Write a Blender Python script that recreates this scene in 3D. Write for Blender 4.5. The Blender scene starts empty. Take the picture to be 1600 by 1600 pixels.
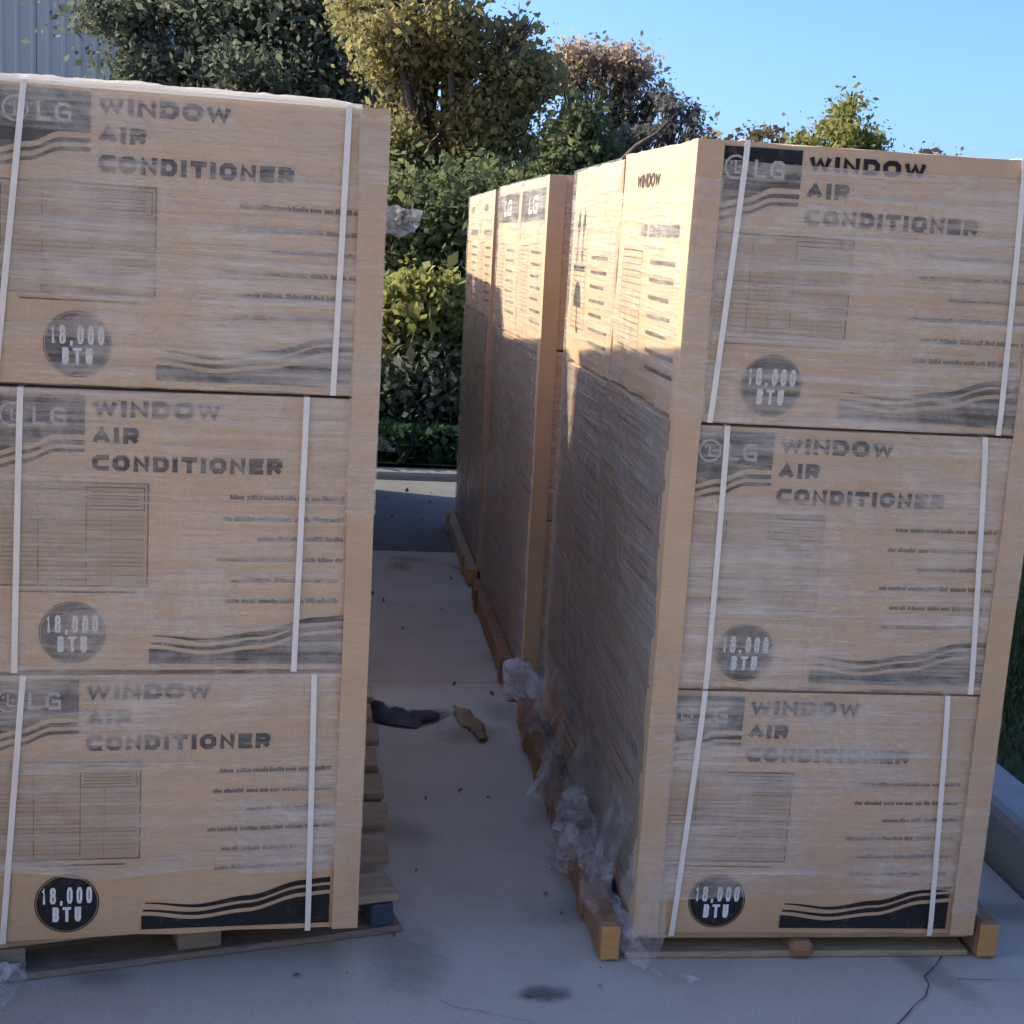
import bpy, math, random
import numpy as np
from mathutils import Vector, Matrix, noise

S = bpy.context.scene
C = S.collection
R_ = math.radians

# ------------------------------------------------------------------ camera
cd = bpy.data.cameras.new('camera')
cam = bpy.data.objects.new('camera', cd)
C.objects.link(cam)
cd.sensor_width = 36.0
cd.lens = 2254.0 / 1600.0 * 36.0
cd.clip_start = 0.05
cd.clip_end = 600
PIT, ROL, CAMH = 0.1845, 0.0533, 1.4827
fw = Vector((0, math.cos(PIT), -math.sin(PIT)))
rt = Vector((1, 0, 0))
up = Vector((0, math.sin(PIT), math.cos(PIT)))
cr = rt * math.cos(ROL) + up * math.sin(ROL)
cu = -rt * math.sin(ROL) + up * math.cos(ROL)
cam.matrix_world = Matrix(((cr.x, cu.x, -fw.x, 0), (cr.y, cu.y, -fw.y, 0), (cr.z, cu.z, -fw.z, CAMH), (0, 0, 0, 1)))
S.camera = cam

# ------------------------------------------------------------------ sky, sun, exposure
SUN_EL, SUN_AZ = R_(32.5), R_(-75)
w = bpy.data.worlds.new('World')
S.world = w
w.use_nodes = True
wn = w.node_tree
sky = wn.nodes.new('ShaderNodeTexSky')
sky.sky_type = 'NISHITA'
sky.sun_disc = False
sky.sun_elevation = SUN_EL
sky.sun_rotation = SUN_AZ
sky.air_density = 0.6
sky.dust_density = 2.3
sky.ozone_density = 9.0
wn.links.new(sky.outputs[0], wn.nodes['Background'].inputs[0])
wn.nodes['Background'].inputs[1].default_value = 0.15
sl = bpy.data.lights.new('sun', 'SUN')
sl.energy = 3.2
sl.angle = R_(0.5)
sl.color = (1.0, 0.87, 0.64)
so = bpy.data.objects.new('sun', sl)
C.objects.link(so)
sv = Vector((math.sin(SUN_AZ) * math.cos(SUN_EL), math.cos(SUN_AZ) * math.cos(SUN_EL), math.sin(SUN_EL)))
so.rotation_euler = sv.to_track_quat('Z', 'Y').to_euler()
so.location = sv * 40
S.view_settings.view_transform = 'Standard'
S.view_settings.look = 'None'
S.view_settings.gamma = 1
S.view_settings.use_curve_mapping = False
S.view_settings.exposure = 1.37
S.render.engine = 'CYCLES'
S.cycles.transparent_max_bounces = 24
S.cycles.max_bounces = 8

# ------------------------------------------------------------------ helpers
def empty(name, loc=(0, 0, 0), rot=(0, 0, 0)):
    o = bpy.data.objects.new(name, None)
    C.objects.link(o)
    o.location = loc
    o.rotation_euler = rot
    return o

def tag(o, label=None, cat=None, group=None, kind=None):
    if label: o['label'] = label
    if cat: o['category'] = cat
    if group: o['group'] = group
    if kind: o['kind'] = kind
    return o

class MB:
    """collects vertices and faces, links them as one object"""
    def __init__(s):
        s.v = []; s.f = []; s.smooth = False
    def add(s, vs, fs):
        b = len(s.v)
        s.v += [tuple(p) for p in vs]
        s.f += [tuple(i + b for i in f) for f in fs]
        return s
    def box(s, c, d, M=None, bev=0.0):
        x, y, z = d[0] / 2, d[1] / 2, d[2] / 2
        b = min(bev, x * .45, y * .45, z * .45)
        if b <= 0:
            vs = [Vector((sx * x, sy * y, sz * z)) for sz in (-1, 1) for sy in (-1, 1) for sx in (-1, 1)]
            fs = [(0, 2, 3, 1), (4, 5, 7, 6), (0, 1, 5, 4), (2, 6, 7, 3), (0, 4, 6, 2), (1, 3, 7, 5)]
        else:
            vs = []; idx = {}
            for sx in (-1, 1):
                for sy in (-1, 1):
                    for sz in (-1, 1):
                        for ax, p in enumerate(((sx * x, sy * (y - b), sz * (z - b)), (sx * (x - b), sy * y, sz * (z - b)), (sx * (x - b), sy * (y - b), sz * z))):
                            idx[(sx, sy, sz, ax)] = len(vs); vs.append(Vector(p))
            fs = []
            for sg in (-1, 1):
                q = [idx[(sg, a, c_, 0)] for a, c_ in ((-1, -1), (1, -1), (1, 1), (-1, 1))]; fs.append(q if sg > 0 else q[::-1])
                q = [idx[(a, sg, c_, 1)] for a, c_ in ((-1, -1), (1, -1), (1, 1), (-1, 1))]; fs.append(q[::-1] if sg > 0 else q)
                q = [idx[(a, c_, sg, 2)] for a, c_ in ((-1, -1), (1, -1), (1, 1), (-1, 1))]; fs.append(q if sg > 0 else q[::-1])
            for a in (-1, 1):
                for b2 in (-1, 1):
                    fs.append((idx[(a, b2, -1, 0)], idx[(a, b2, 1, 0)], idx[(a, b2, 1, 1)], idx[(a, b2, -1, 1)]))
                    fs.append((idx[(a, -1, b2, 0)], idx[(a, 1, b2, 0)], idx[(a, 1, b2, 2)], idx[(a, -1, b2, 2)]))
                    fs.append((idx[(-1, a, b2, 1)], idx[(1, a, b2, 1)], idx[(1, a, b2, 2)], idx[(-1, a, b2, 2)]))
            for sx in (-1, 1):
                for sy in (-1, 1):
                    for sz in (-1, 1):
                        fs.append((idx[(sx, sy, sz, 0)], idx[(sx, sy, sz, 1)], idx[(sx, sy, sz, 2)]))
        c = Vector(c)
        vs = [(M @ p if M else p) + c for p in vs]
        return s.add(vs, fs)
    def tube(s, pts, rad, n=7):
        pts = [Vector(p) for p in pts]
        rings = []
        vs = []
        for i, p in enumerate(pts):
            t = (pts[min(i + 1, len(pts) - 1)] - pts[max(i - 1, 0)]).normalized()
            a = t.cross(Vector((0.3, 1, 0.2))).normalized()
            b = t.cross(a)
            r = rad[i] if isinstance(rad, (list, tuple)) else rad
            rings.append([len(vs) + k for k in range(n)])
            for k in range(n):
                an = 2 * math.pi * k / n
                vs.append(p + (a * math.cos(an) + b * math.sin(an)) * r)
        fs = []
        for i in range(len(pts) - 1):
            for k in range(n):
                fs.append((rings[i][k], rings[i][(k + 1) % n], rings[i + 1][(k + 1) % n], rings[i + 1][k]))
        fs.append(tuple(rings[0][::-1])); fs.append(tuple(rings[-1]))
        return s.add(vs, fs)
    def mesh(s, name, mat, smooth=False):
        me = bpy.data.meshes.new(name)
        me.from_pydata(s.v, [], s.f)
        if mat: me.materials.append(mat)
        if smooth:
            me.polygons.foreach_set('use_smooth', [True] * len(me.polygons))
        me.update()
        return me
    def build(s, name, mat, parent=None, smooth=False):
        return link(name, s.mesh(name, mat, smooth), parent)

def link(name, me, parent=None):
    o = bpy.data.objects.new(name, me)
    C.objects.link(o)
    if parent: o.parent = parent
    return o

# ------------------------------------------------------------------ materials
def new_mat(name):
    m = bpy.data.materials.new(name)
    m.use_nodes = True
    t = m.node_tree
    return m, t, t.nodes['Principled BSDF']

def N(t, typ, **kw):
    n = t.nodes.new(typ)
    for k, v in kw.items():
        if isinstance(v, tuple) and k.startswith('in_'):
            pass
        setattr(n, k, v)
    return n

def coords(t, scale=(1, 1, 1), vary=True, world=False):
    """object coordinates, shifted per object so that copies do not repeat"""
    tc = N(t, 'ShaderNodeTexCoord')
    mp = N(t, 'ShaderNodeMapping')
    mp.inputs['Scale'].default_value = scale
    src = tc.outputs['Object']
    if world:
        g = N(t, 'ShaderNodeNewGeometry'); src = g.outputs['Position']
    elif vary:
        oi = N(t, 'ShaderNodeObjectInfo')
        mul = N(t, 'ShaderNodeVectorMath', operation='SCALE'); mul.inputs['Scale'].default_value = 7.3
        t.links.new(oi.outputs['Location'], mul.inputs[0])
        ad = N(t, 'ShaderNodeVectorMath', operation='ADD')
        t.links.new(src, ad.inputs[0]); t.links.new(mul.outputs[0], ad.inputs[1])
        src = ad.outputs[0]
    t.links.new(src, mp.inputs['Vector'])
    return mp.outputs['Vector']

def nz(t, vec, scale, detail=4, rough=.55, dist=0.0):
    n = N(t, 'ShaderNodeTexNoise')
    n.inputs['Scale'].default_value = scale
    n.inputs['Detail'].default_value = detail
    n.inputs['Roughness'].default_value = rough
    n.inputs['Distortion'].default_value = dist
    t.links.new(vec, n.inputs['Vector'])
    return n.outputs['Fac']

def ramp(t, fac, stops):
    r = N(t, 'ShaderNodeValToRGB')
    e = r.color_ramp.elements
    e[0].position, e[0].color = stops[0][0], (*stops[0][1], 1)
    e[1].position, e[1].color = stops[-1][0], (*stops[-1][1], 1)
    for p, c in stops[1:-1]:
        x = e.new(p); x.color = (*c, 1)
    t.links.new(fac, r.inputs[0])
    return r.outputs[0]

def mixc(t, fac, a, b, blend='MIX'):
    m = N(t, 'ShaderNodeMix', data_type='RGBA', blend_type=blend)
    for sock, v in ((m.inputs[0], fac), (m.inputs[6], a), (m.inputs[7], b)):
        if isinstance(v, (int, float)): sock.default_value = v
        elif isinstance(v, tuple): sock.default_value = (*v, 1)
        else: t.links.new(v, sock)
    return m.outputs[2]

def bump(t, bs, h, strength=.3, dist=.01):
    b = N(t, 'ShaderNodeBump')
    b.inputs['Strength'].default_value = strength
    b.inputs['Distance'].default_value = dist
    t.links.new(h, b.inputs['Height'])
    t.links.new(b.outputs[0], bs.inputs['Normal'])

def simple(name, c1, c2, scale=8, rough=.8, st=(1, 1, 1), bmp=.2, bd=.004, detail=5, spec=.3):
    m, t, bs = new_mat(name)
    v = coords(t, st)
    f = nz(t, v, scale, detail, .6)
    t.links.new(ramp(t, f, [(.3, c1), (.7, c2)]), bs.inputs['Base Color'])
    bs.inputs['Roughness'].default_value = rough
    bs.inputs['Specular IOR Level'].default_value = spec
    if bmp: bump(t, bs, nz(t, v, scale * 4, 4), bmp, bd)
    return m

def mat_kraft():
    m, t, bs = new_mat('kraft_cardboard')
    v = coords(t)
    f = nz(t, v, 3.0, 5, .6)
    f2 = nz(t, coords(t, (3, 3, 30)), 8, 3)
    c = ramp(t, f, [(.3, (.51, .345, .215)), (.55, (.58, .40, .255)), (.75, (.62, .435, .285))])
    c = mixc(t, ramp(t, f2, [(.45, (0, 0, 0)), (.8, (.35, .35, .35))]), c, (.40, .25, .14))
    # scuffs
    sc = nz(t, coords(t, (4, 4, 9)), 6, 6, .7, .4)
    c = mixc(t, ramp(t, sc, [(.62, (0, 0, 0)), (.78, (.4, .4, .4))]), c, (.56, .42, .28))
    t.links.new(c, bs.inputs['Base Color'])
    bs.inputs['Roughness'].default_value = .82
    bs.inputs['Specular IOR Level'].default_value = .25
    flute = N(t, 'ShaderNodeTexWave', wave_type='BANDS', bands_direction='X')
    flute.inputs['Scale'].default_value = 26
    flute.inputs['Distortion'].default_value = .6
    t.links.new(v, flute.inputs['Vector'])
    ad = N(t, 'ShaderNodeMath', operation='MULTIPLY_ADD'); ad.inputs[1].default_value = .12
    t.links.new(flute.outputs['Fac'], ad.inputs[0]); t.links.new(nz(t, v, 14, 6, .65), ad.inputs[2])
    bump(t, bs, ad.outputs[0], .25, .006)
    return m

def mat_print(name, col, wear=.35):
    m, t, bs = new_mat(name)
    v = coords(t)
    f = nz(t, v, 60, 5, .7)
    c = mixc(t, ramp(t, f, [(.55, (0, 0, 0)), (.8, (wear,) * 3)]), col, (.40, .27, .16))
    t.links.new(c, bs.inputs['Base Color'])
    bs.inputs['Roughness'].default_value = .7
    bs.inputs['Specular IOR Level'].default_value = .25
    return m

def mat_film(name, lo, hi, streak=(1.7, 1.7, 34), base=(.88, .77, .665), edge=False, rough=.28, tilt=.06, back=.0):
    """clear stretch film: streaky, partly milky, glossy"""
    m, t, bs = new_mat(name)
    tc = coords(t, (1, 1, 1))
    mp = N(t, 'ShaderNodeMapping'); mp.inputs['Scale'].default_value = streak; mp.inputs['Rotation'].default_value = (0, tilt, 0)
    t.links.new(tc, mp.inputs['Vector'])
    a = nz(t, mp.outputs[0], 1.0, 6, .62, .5)
    b = nz(t, tc, 3.2, 5, .65, 1.2)
    mp2 = N(t, 'ShaderNodeMapping'); mp2.inputs['Scale'].default_value = (streak[0] * 2, streak[1] * 2, streak[2] * 2.6); mp2.inputs['Rotation'].default_value = (0, -tilt * .6, 0)
    t.links.new(tc, mp2.inputs['Vector'])
    fine = nz(t, mp2.outputs[0], 1.0, 4, .6, .3)
    s = N(t, 'ShaderNodeMath', operation='MULTIPLY_ADD'); s.inputs[1].default_value = 1.1
    t.links.new(b, s.inputs[0]); t.links.new(a, s.inputs[2])
    s2 = N(t, 'ShaderNodeMath', operation='MULTIPLY_ADD'); s2.inputs[1].default_value = .5
    t.links.new(fine, s2.inputs[0]); t.links.new(s.outputs[0], s2.inputs[2])
    mr = N(t, 'ShaderNodeMapRange'); mr.inputs['From Min'].default_value = 1.12; mr.inputs['From Max'].default_value = 1.54
    mr.inputs['To Min'].default_value = lo; mr.inputs['To Max'].default_value = hi
    t.links.new(s2.outputs[0], mr.inputs['Value'])
    bs.inputs['Base Color'].default_value = (*base, 1)
    bs.inputs['Roughness'].default_value = rough
    bs.inputs['Specular IOR Level'].default_value = .5
    al = mr.outputs[0]
    if edge:      # the film lies tight and clear along the carton's upright corners
        o = N(t, 'ShaderNodeTexCoord'); sx = N(t, 'ShaderNodeSeparateXYZ'); t.links.new(o.outputs['Object'], sx.inputs[0])
        for a0, a1 in ((.025, .055), (.722, .694)):
            q = N(t, 'ShaderNodeMapRange'); q.inputs['From Min'].default_value = a0; q.inputs['From Max'].default_value = a1; q.inputs['To Min'].default_value = .35; q.inputs['To Max'].default_value = 1
            t.links.new(sx.outputs[0], q.inputs['Value'])
            mm = N(t, 'ShaderNodeMath', operation='MULTIPLY'); t.links.new(al, mm.inputs[0]); t.links.new(q.outputs[0], mm.inputs[1]); al = mm.outputs[0]
    bump(t, bs, s2.outputs[0], .9, .02)
    trl = N(t, 'ShaderNodeBsdfTranslucent'); trl.inputs['Color'].default_value = (*base, 1)
    m1 = N(t, 'ShaderNodeMixShader'); m1.inputs[0].default_value = back
    t.links.new(bs.outputs[0], m1.inputs[1]); t.links.new(trl.outputs[0], m1.inputs[2])
    tp = N(t, 'ShaderNodeBsdfTransparent')
    m2 = N(t, 'ShaderNodeMixShader'); t.links.new(al, m2.inputs[0]); t.links.new(tp.outputs[0], m2.inputs[1]); t.links.new(m1.outputs[0], m2.inputs[2])
    t.links.new(m2.outputs[0], t.nodes['Material Output'].inputs['Surface'])
    return m

def mat_wood(name, c1, c2, c3):
    m, t, bs = new_mat(name)
    v = coords(t, (3, 22, 22))
    f = nz(t, v, 2.4, 6, .65, 1.2)
    c = ramp(t, f, [(.28, c1), (.5, c2), (.72, c3)])
    g = nz(t, coords(t), 9, 4)
    c = mixc(t, ramp(t, g, [(.5, (0, 0, 0)), (.8, (.5, .5, .5))]), c, tuple(x * .55 for x in c1))
    t.links.new(c, bs.inputs['Base Color'])
    bs.inputs['Roughness'].default_value = .8
    bump(t, bs, f, .4, .004)
    return m

def mat_concrete(name, a, b, stain, world=True):
    m, t, bs = new_mat(name)
    v = coords(t, world=world)
    big = nz(t, v, .9, 5, .6, .4)
    mid = nz(t, v, 5.0, 6, .65)
    fine = nz(t, v, 160, 3, .6)
    c = ramp(t, big, [(.3, a), (.7, b)])
    c = mixc(t, ramp(t, mid, [(.48, (0, 0, 0)), (.72, (.8, .8, .8))]), c, stain)
    c = mixc(t, ramp(t, fine, [(.35, (.35, .35, .35)), (.55, (0, 0, 0))]), c, tuple(x * .6 for x in a))
    spots = nz(t, v, 2.2, 3, .5, .2)
    c = mixc(t, ramp(t, spots, [(.66, (0, 0, 0)), (.76, (.45, .45, .45))]), c, tuple(x * .55 for x in stain))
    t.links.new(c, bs.inputs['Base Color'])
    bs.inputs['Roughness'].default_value = .85
    bs.inputs['Specular IOR Level'].default_value = .3
    ad = N(t, 'ShaderNodeMath', operation='ADD'); t.links.new(mid, ad.inputs[0]); t.links.new(fine, ad.inputs[1])
    bump(t, bs, ad.outputs[0], .35, .006)
    return m

def mat_leaf(name, cols, trans=.35):
    m, t, bs = new_mat(name)
    g = N(t, 'ShaderNodeNewGeometry')
    k = len(cols)
    r = N(t, 'ShaderNodeValToRGB')
    e = r.color_ramp.elements
    e[0].position, e[0].color = 0, (*cols[0], 1)
    e[1].position, e[1].color = 1, (*cols[-1], 1)
    for i, cc in enumerate(cols[1:-1]):
        x = e.new((i + 1) / (k - 1)); x.color = (*cc, 1)
    # clump scale patches of colour plus leaf to leaf difference
    nf = nz(t, coords(t, world=True), 1.9, 3)
    ma = N(t, 'ShaderNodeMath', operation='MULTIPLY_ADD'); ma.inputs[1].default_value = .5
    t.links.new(g.outputs['Random Per Island'], ma.inputs[0])
    mb = N(t, 'ShaderNodeMath', operation='MULTIPLY_ADD'); mb.inputs[1].default_value = 1.5; mb.inputs[2].default_value = -.5
    t.links.new(nf, mb.inputs[0]); t.links.new(mb.outputs[0], ma.inputs[2])
    t.links.new(ma.outputs[0], r.inputs[0])
    t.links.new(r.outputs[0], bs.inputs['Base Color'])
    bs.inputs['Roughness'].default_value = .65
    bs.inputs['Specular IOR Level'].default_value = .12
    tr = N(t, 'ShaderNodeBsdfTranslucent')
    t.links.new(r.outputs[0], tr.inputs['Color'])
    mx = N(t, 'ShaderNodeMixShader'); mx.inputs[0].default_value = trans
    t.links.new(bs.outputs[0], mx.inputs[1]); t.links.new(tr.outputs[0], mx.inputs[2])
    t.links.new(mx.outputs[0], t.nodes['Material Output'].inputs['Surface'])
    return m

KRAFT = mat_kraft()
INK = mat_print('black_ink', (.018, .018, .022))
INKL = mat_print('thin_grey_ink', (.085, .07, .06), .5)
TINT = mat_print('halftone_tint', (.43, .30, .195), .3)
FAINT = mat_print('faint_ink', (.22, .16, .11), .4)
WHITE_INK = mat_print('white_ink', (.72, .74, .76), .1)
PALE_INK = mat_print('pale_ink', (.42, .40, .40), .3)
FILM = mat_film('stretch_film', .12, .60, edge=True, rough=.14)
FILM_D = mat_film('stretch_film_thick', .15, .64, edge=True, rough=.14)
FILM_C = mat_film('stretch_film_edge', .06, .42)
FILM_S = mat_film('side_film_shade_tone', .50, .88, base=(.41, .375, .33), rough=.22)  # clear film greyed: the aisle shade is put into its colour
FILM_SUNLIT = mat_film('side_film_sunlit_tone', .10, .46, base=(.88, .82, .72))  # whiter copy for the top cartons, sunlight put into its colour
FILM_L = mat_film('loose_film', .12, .75, (14, 14, 14), (.82, .82, .84), rough=.12, tilt=.5, back=.4)
FILM_K = mat_film('torn_film', .05, .42, (9, 9, 9), (.78, .78, .80), rough=.12, tilt=.4, back=.3)
STRAP = simple('white_strapping', (.74, .68, .62), (.82, .76, .70), 20, .45, bmp=.1)
WOOD = mat_wood('weathered_pine', (.27, .20, .125), (.37, .285, .18), (.46, .365, .23))
WOODG = mat_wood('grey_weathered_pine', (.15, .125, .10), (.21, .175, .14), (.29, .25, .19))
WOODR = mat_wood('red_brown_timber', (.20, .10, .055), (.28, .15, .085), (.36, .21, .12))
WOODO = mat_wood('orange_end_grain', (.40, .20, .07), (.50, .27, .095), (.56, .33, .13))
BLUE = simple('blue_paint', (.035, .06, .09), (.05, .085, .12), 18, .6)
CONC = mat_concrete('concrete', (.50, .46, .395), (.56, .52, .45), (.44, .405, .35))
GUTTER = mat_concrete('gutter_concrete', (.14, .14, .138), (.175, .175, .17), (.115, .115, .112))
CURB = mat_concrete('curb_concrete', (.36, .36, .355), (.43, .425, .42), (.28, .27, .26))
CURBD = mat_concrete('dark_kerb_concrete', (.20, .20, .19), (.26, .255, .24), (.15, .145, .135))  # darker tone of kerb concrete, used on the back kerb
DARKJ = simple('joint_dirt', (.05, .047, .042), (.09, .085, .075), 30, .95)
SOIL = simple('dark_soil', (.055, .042, .028), (.10, .075, .048), 5, .95, bmp=.5, bd=.03)  # dark brown soil of the open ground
TURF = simple('turf', (.045, .065, .022), (.10, .11, .045), 3, .95, bmp=.5, bd=.03)
METAL = simple('grey_metal_cladding', (.50, .45, .38), (.55, .50, .42), 1.2, .85, (1, 1, .15), bmp=.05)
METALD = simple('grey_metal_trim', (.22, .225, .235), (.27, .275, .28), 1.2, .45, (1, 1, .15), bmp=.05)
BARK = simple('bark', (.07, .055, .042), (.14, .115, .09), 14, .95, (1, 1, .3), bmp=.6, bd=.02)
STAIN = mat_concrete('damp_concrete', (.16, .158, .15), (.20, .195, .185), (.13, .125, .12))

# ------------------------------------------------------------------ ground, laid out square with the kerb
A = .124
E1 = Vector((math.cos(A), math.sin(A), 0))
E2 = Vector((-math.sin(A), math.cos(A), 0))
def lot(p, q, z=0): return E1 * p + E2 * q + Vector((0, 0, z))
LOTM = Matrix.Rotation(A, 3, 'Z')
KP = 1.254 * math.cos(A) + 3.52 * math.sin(A)      # kerb face
KQ = 8.86                                          # back kerb face

g = MB()
g.add([(-300, -300, -.05), (300, -300, -.05), (300, 300, -.05), (-300, 300, -.05)], [(0, 1, 2, 3)])
tag(g.build('ground', SOIL), kind='structure')

pav = empty('pavement'); tag(pav, kind='structure')
bed = MB()
bed.add([lot(-14, -9, -.022), lot(KP + .02, -9, -.022), lot(KP + .02, KQ + .02, -.022), lot(-14, KQ + .02, -.022)], [(0, 1, 2, 3)])
bed.build('joint_bed', DARKJ, pav)
qs = [-9, -4.435, -1.385, 1.665, 4.715, 6.79]
ps = [KP - .004, KP - 3.3, KP - 6.6, KP - 9.9, -13.6]
for i in range(len(qs) - 1):
    for j in range(len(ps) - 1):
        p1, p0, q0, q1 = ps[j], ps[j + 1], qs[i], qs[i + 1]
        m_ = MB()
        gap = .005
        c = lot((p0 + p1) / 2, (q0 + q1) / 2, -.05)
        m_.box(c, (p1 - p0 - 2 * gap, q1 - q0 - 2 * gap, .1), LOTM, .006)
        m_.build('concrete_slab', CONC, pav)
for j in range(len(ps) - 1):
    m_ = MB()
    p1, p0 = ps[j], ps[j + 1]
    m_.box(lot((p0 + p1) / 2, (6.79 + KQ) / 2, -.053), (p1 - p0 - .01, KQ - 6.79 - .01, .1), LOTM, .006)
    m_.build('gutter_slab', GUTTER, pav)

def ribbon(pts, w0, z):
    m = MB(); vs = []
    for i, p in enumerate(pts):
        p = Vector((p[0], p[1], 0)); a = Vector((*pts[max(i - 1, 0)], 0)); b = Vector((*pts[min(i + 1, len(pts) - 1)], 0))
        t = (b - a).normalized(); n = Vector((-t.y, t.x, 0))
        ww = w0 * random.uniform(.3, 1.1) / 2 * .42
        vs += [p + n * ww + Vector((0, 0, z)), p - n * ww + Vector((0, 0, z))]
    return m.add(vs, [(2 * i, 2 * i + 1, 2 * i + 3, 2 * i + 2) for i in range(len(pts) - 1)])
def wander(a, b, n, amp):
    out = []
    for i in range(n + 1):
        t = i / n
        out.append((a[0] + (b[0] - a[0]) * t + random.uniform(-amp, amp), a[1] + (b[1] - a[1]) * t + random.uniform(-amp, amp)))
    return out
random.seed(5)
ribbon(wander((1.0, 2.95), (.70, 2.40), 14, .012), .008, .004).build('crack', DARKJ, pav)
ribbon(wander((1.0, 2.83), (1.24, 2.84), 8, .005), .007, .004).build('crack', DARKJ, pav)
ribbon(wander((-.1, 2.62), (.25, 2.5), 8, .01), .005, .004).build('crack', DARKJ, pav)
def blob(pts, z):
    m = MB(); return m.add([(x, y, z) for x, y in pts], [tuple(range(len(pts)))])
def blobpts(cx, cy, rx, ry, n=28, j=.25):
    ph = random.uniform(0, 9)
    return [(cx + rx * math.cos(2 * math.pi * i / n) * (1 + j * noise.noise((math.cos(2 * math.pi * i / n) * 1.5 + ph, math.sin(2 * math.pi * i / n) * 1.5, ph))), cy + ry * math.sin(2 * math.pi * i / n) * (1 + j * noise.noise((math.cos(2 * math.pi * i / n) * 1.5, math.sin(2 * math.pi * i / n) * 1.5 + ph, ph)))) for i in range(n)]
def mat_soft(name, c1, c2, a1):
    m, t, bs = new_mat(name)
    tc = N(t, 'ShaderNodeTexCoord'); mp = N(t, 'ShaderNodeMapping'); mp.inputs['Location'].default_value = (-1, -1, 0); mp.inputs['Scale'].default_value = (2, 2, 0)
    t.links.new(tc.outputs['Generated'], mp.inputs['Vector'])
    gr = N(t, 'ShaderNodeTexGradient', gradient_type='SPHERICAL'); t.links.new(mp.outputs[0], gr.inputs[0])
    nn = nz(t, coords(t, world=True), 28, 5, .65)
    ma = N(t, 'ShaderNodeMath', operation='MULTIPLY_ADD'); ma.inputs[1].default_value = .9; ma.inputs[2].default_value = -.45; t.links.new(nn, ma.inputs[0])
    ad = N(t, 'ShaderNodeMath', operation='ADD'); t.links.new(gr.outputs['Fac'], ad.inputs[0]); t.links.new(ma.outputs[0], ad.inputs[1])
    mr = N(t, 'ShaderNodeMapRange'); mr.inputs['From Min'].default_value = .12; mr.inputs['From Max'].default_value = .75; mr.inputs['To Max'].default_value = a1
    t.links.new(ad.outputs[0], mr.inputs['Value'])
    t.links.new(ramp(t, nn, [(.3, c1), (.7, c2)]), bs.inputs['Base Color'])
    bs.inputs['Roughness'].default_value = .75
    t.links.new(mr.outputs[0], bs.inputs['Alpha'])
    return m
SOFT = mat_soft('oil_and_damp', (.12, .12, .115), (.17, .165, .155), .7)
SOFTL = mat_soft('faint_dirt', (.30, .28, .245), (.36, .335, .29), .4)
def soft(name, cx, cy, rx, ry, rot, mat, z):
    m = MB(); m.add([(-rx, -ry, 0), (rx, -ry, 0), (rx, ry, 0), (-rx, ry, 0)], [(0, 1, 2, 3)])
    o = m.build(name, mat, pav); o.location = (cx, cy, z); o.rotation_euler = (0, 0, rot)
soft('oil_stain', .116, 2.675, .075, .045, .1, SOFT, .004)
for q, (x, y, rx, ry, ro) in enumerate(((-.385, 4.36, .10, .075, -.9), (-.29, 4.31, .13, .075, .1), (-.21, 4.37, .09, .06, .7))):
    soft('damp_patch', x, y, rx, ry, ro, SOFT, .004 + .001 * q)
rs = random.Random(8)
for q in range(26):
    soft('dirt_patch', rs.uniform(-1.0, 1.2), rs.uniform(2.3, 6.6), rs.uniform(.05, .3), rs.uniform(.04, .2), rs.uniform(0, 3), SOFTL, .0015 + .00009 * q)

def kerb(name, p0, q0, p1, q1, wid, label):
    """kerb with a rounded arris, its road face on the line p0q0-p1q1, built in 3 m lengths"""
    a, b = lot(p0, q0), lot(p1, q1)
    L = (b - a).length; t = (b - a).normalized(); n = Vector((t.y, -t.x, 0))
    root = empty(name); tag(root, kind='structure')
    k = max(1, round(L / 3.0))
    prof = [(0, -.1), (.012, .11), (.022, .13), (.04, .14), (wid - .02, .143), (wid, .13), (wid, -.1)]
    for i in range(k):
        s0, s1 = L * i / k + .003, L * (i + 1) / k - .003
        m = MB(); vs = []
        for s in (s0, s1):
            for d, z in prof: vs.append(a + t * s + n * d + Vector((0, 0, z)))
        np_ = len(prof)
        fs = [(j, j + 1, np_ + j + 1, np_ + j) for j in range(np_ - 1)] + [tuple(range(np_))[::-1], tuple(range(np_, 2 * np_))]
        m.add(vs, fs).build('kerb_stone', CURB, root)
kerb('kerb', KP, -9, KP, KQ + .16, .17, '')
# back kerb: face towards the camera, runs along E1
kerb('kerb', KP - .01, KQ, -14, KQ, .16, '') if False else None
def backkerb():
    root = empty('back_kerb'); tag(root, kind='structure')
    prof = [(0, -.1), (.012, .025), (.022, .042), (.04, .05), (.14, .053), (.16, .045), (.16, -.1)]
    xs = [KP - .01, KP - 3, KP - 6, KP - 9, KP - 12, -14]
    for i in range(len(xs) - 1):
        m = MB(); vs = []
        for p in (xs[i + 1] + .003, xs[i] - .003):
            for d, z in prof: vs.append(lot(p, KQ + d, z))
        k = len(prof)
        m.add(vs, [(j, j + 1, k + j + 1, k + j) for j in range(k - 1)] + [tuple(range(k))[::-1], tuple(range(k, 2 * k))]).build('kerb_stone', CURBD, root)
backkerb()

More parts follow.
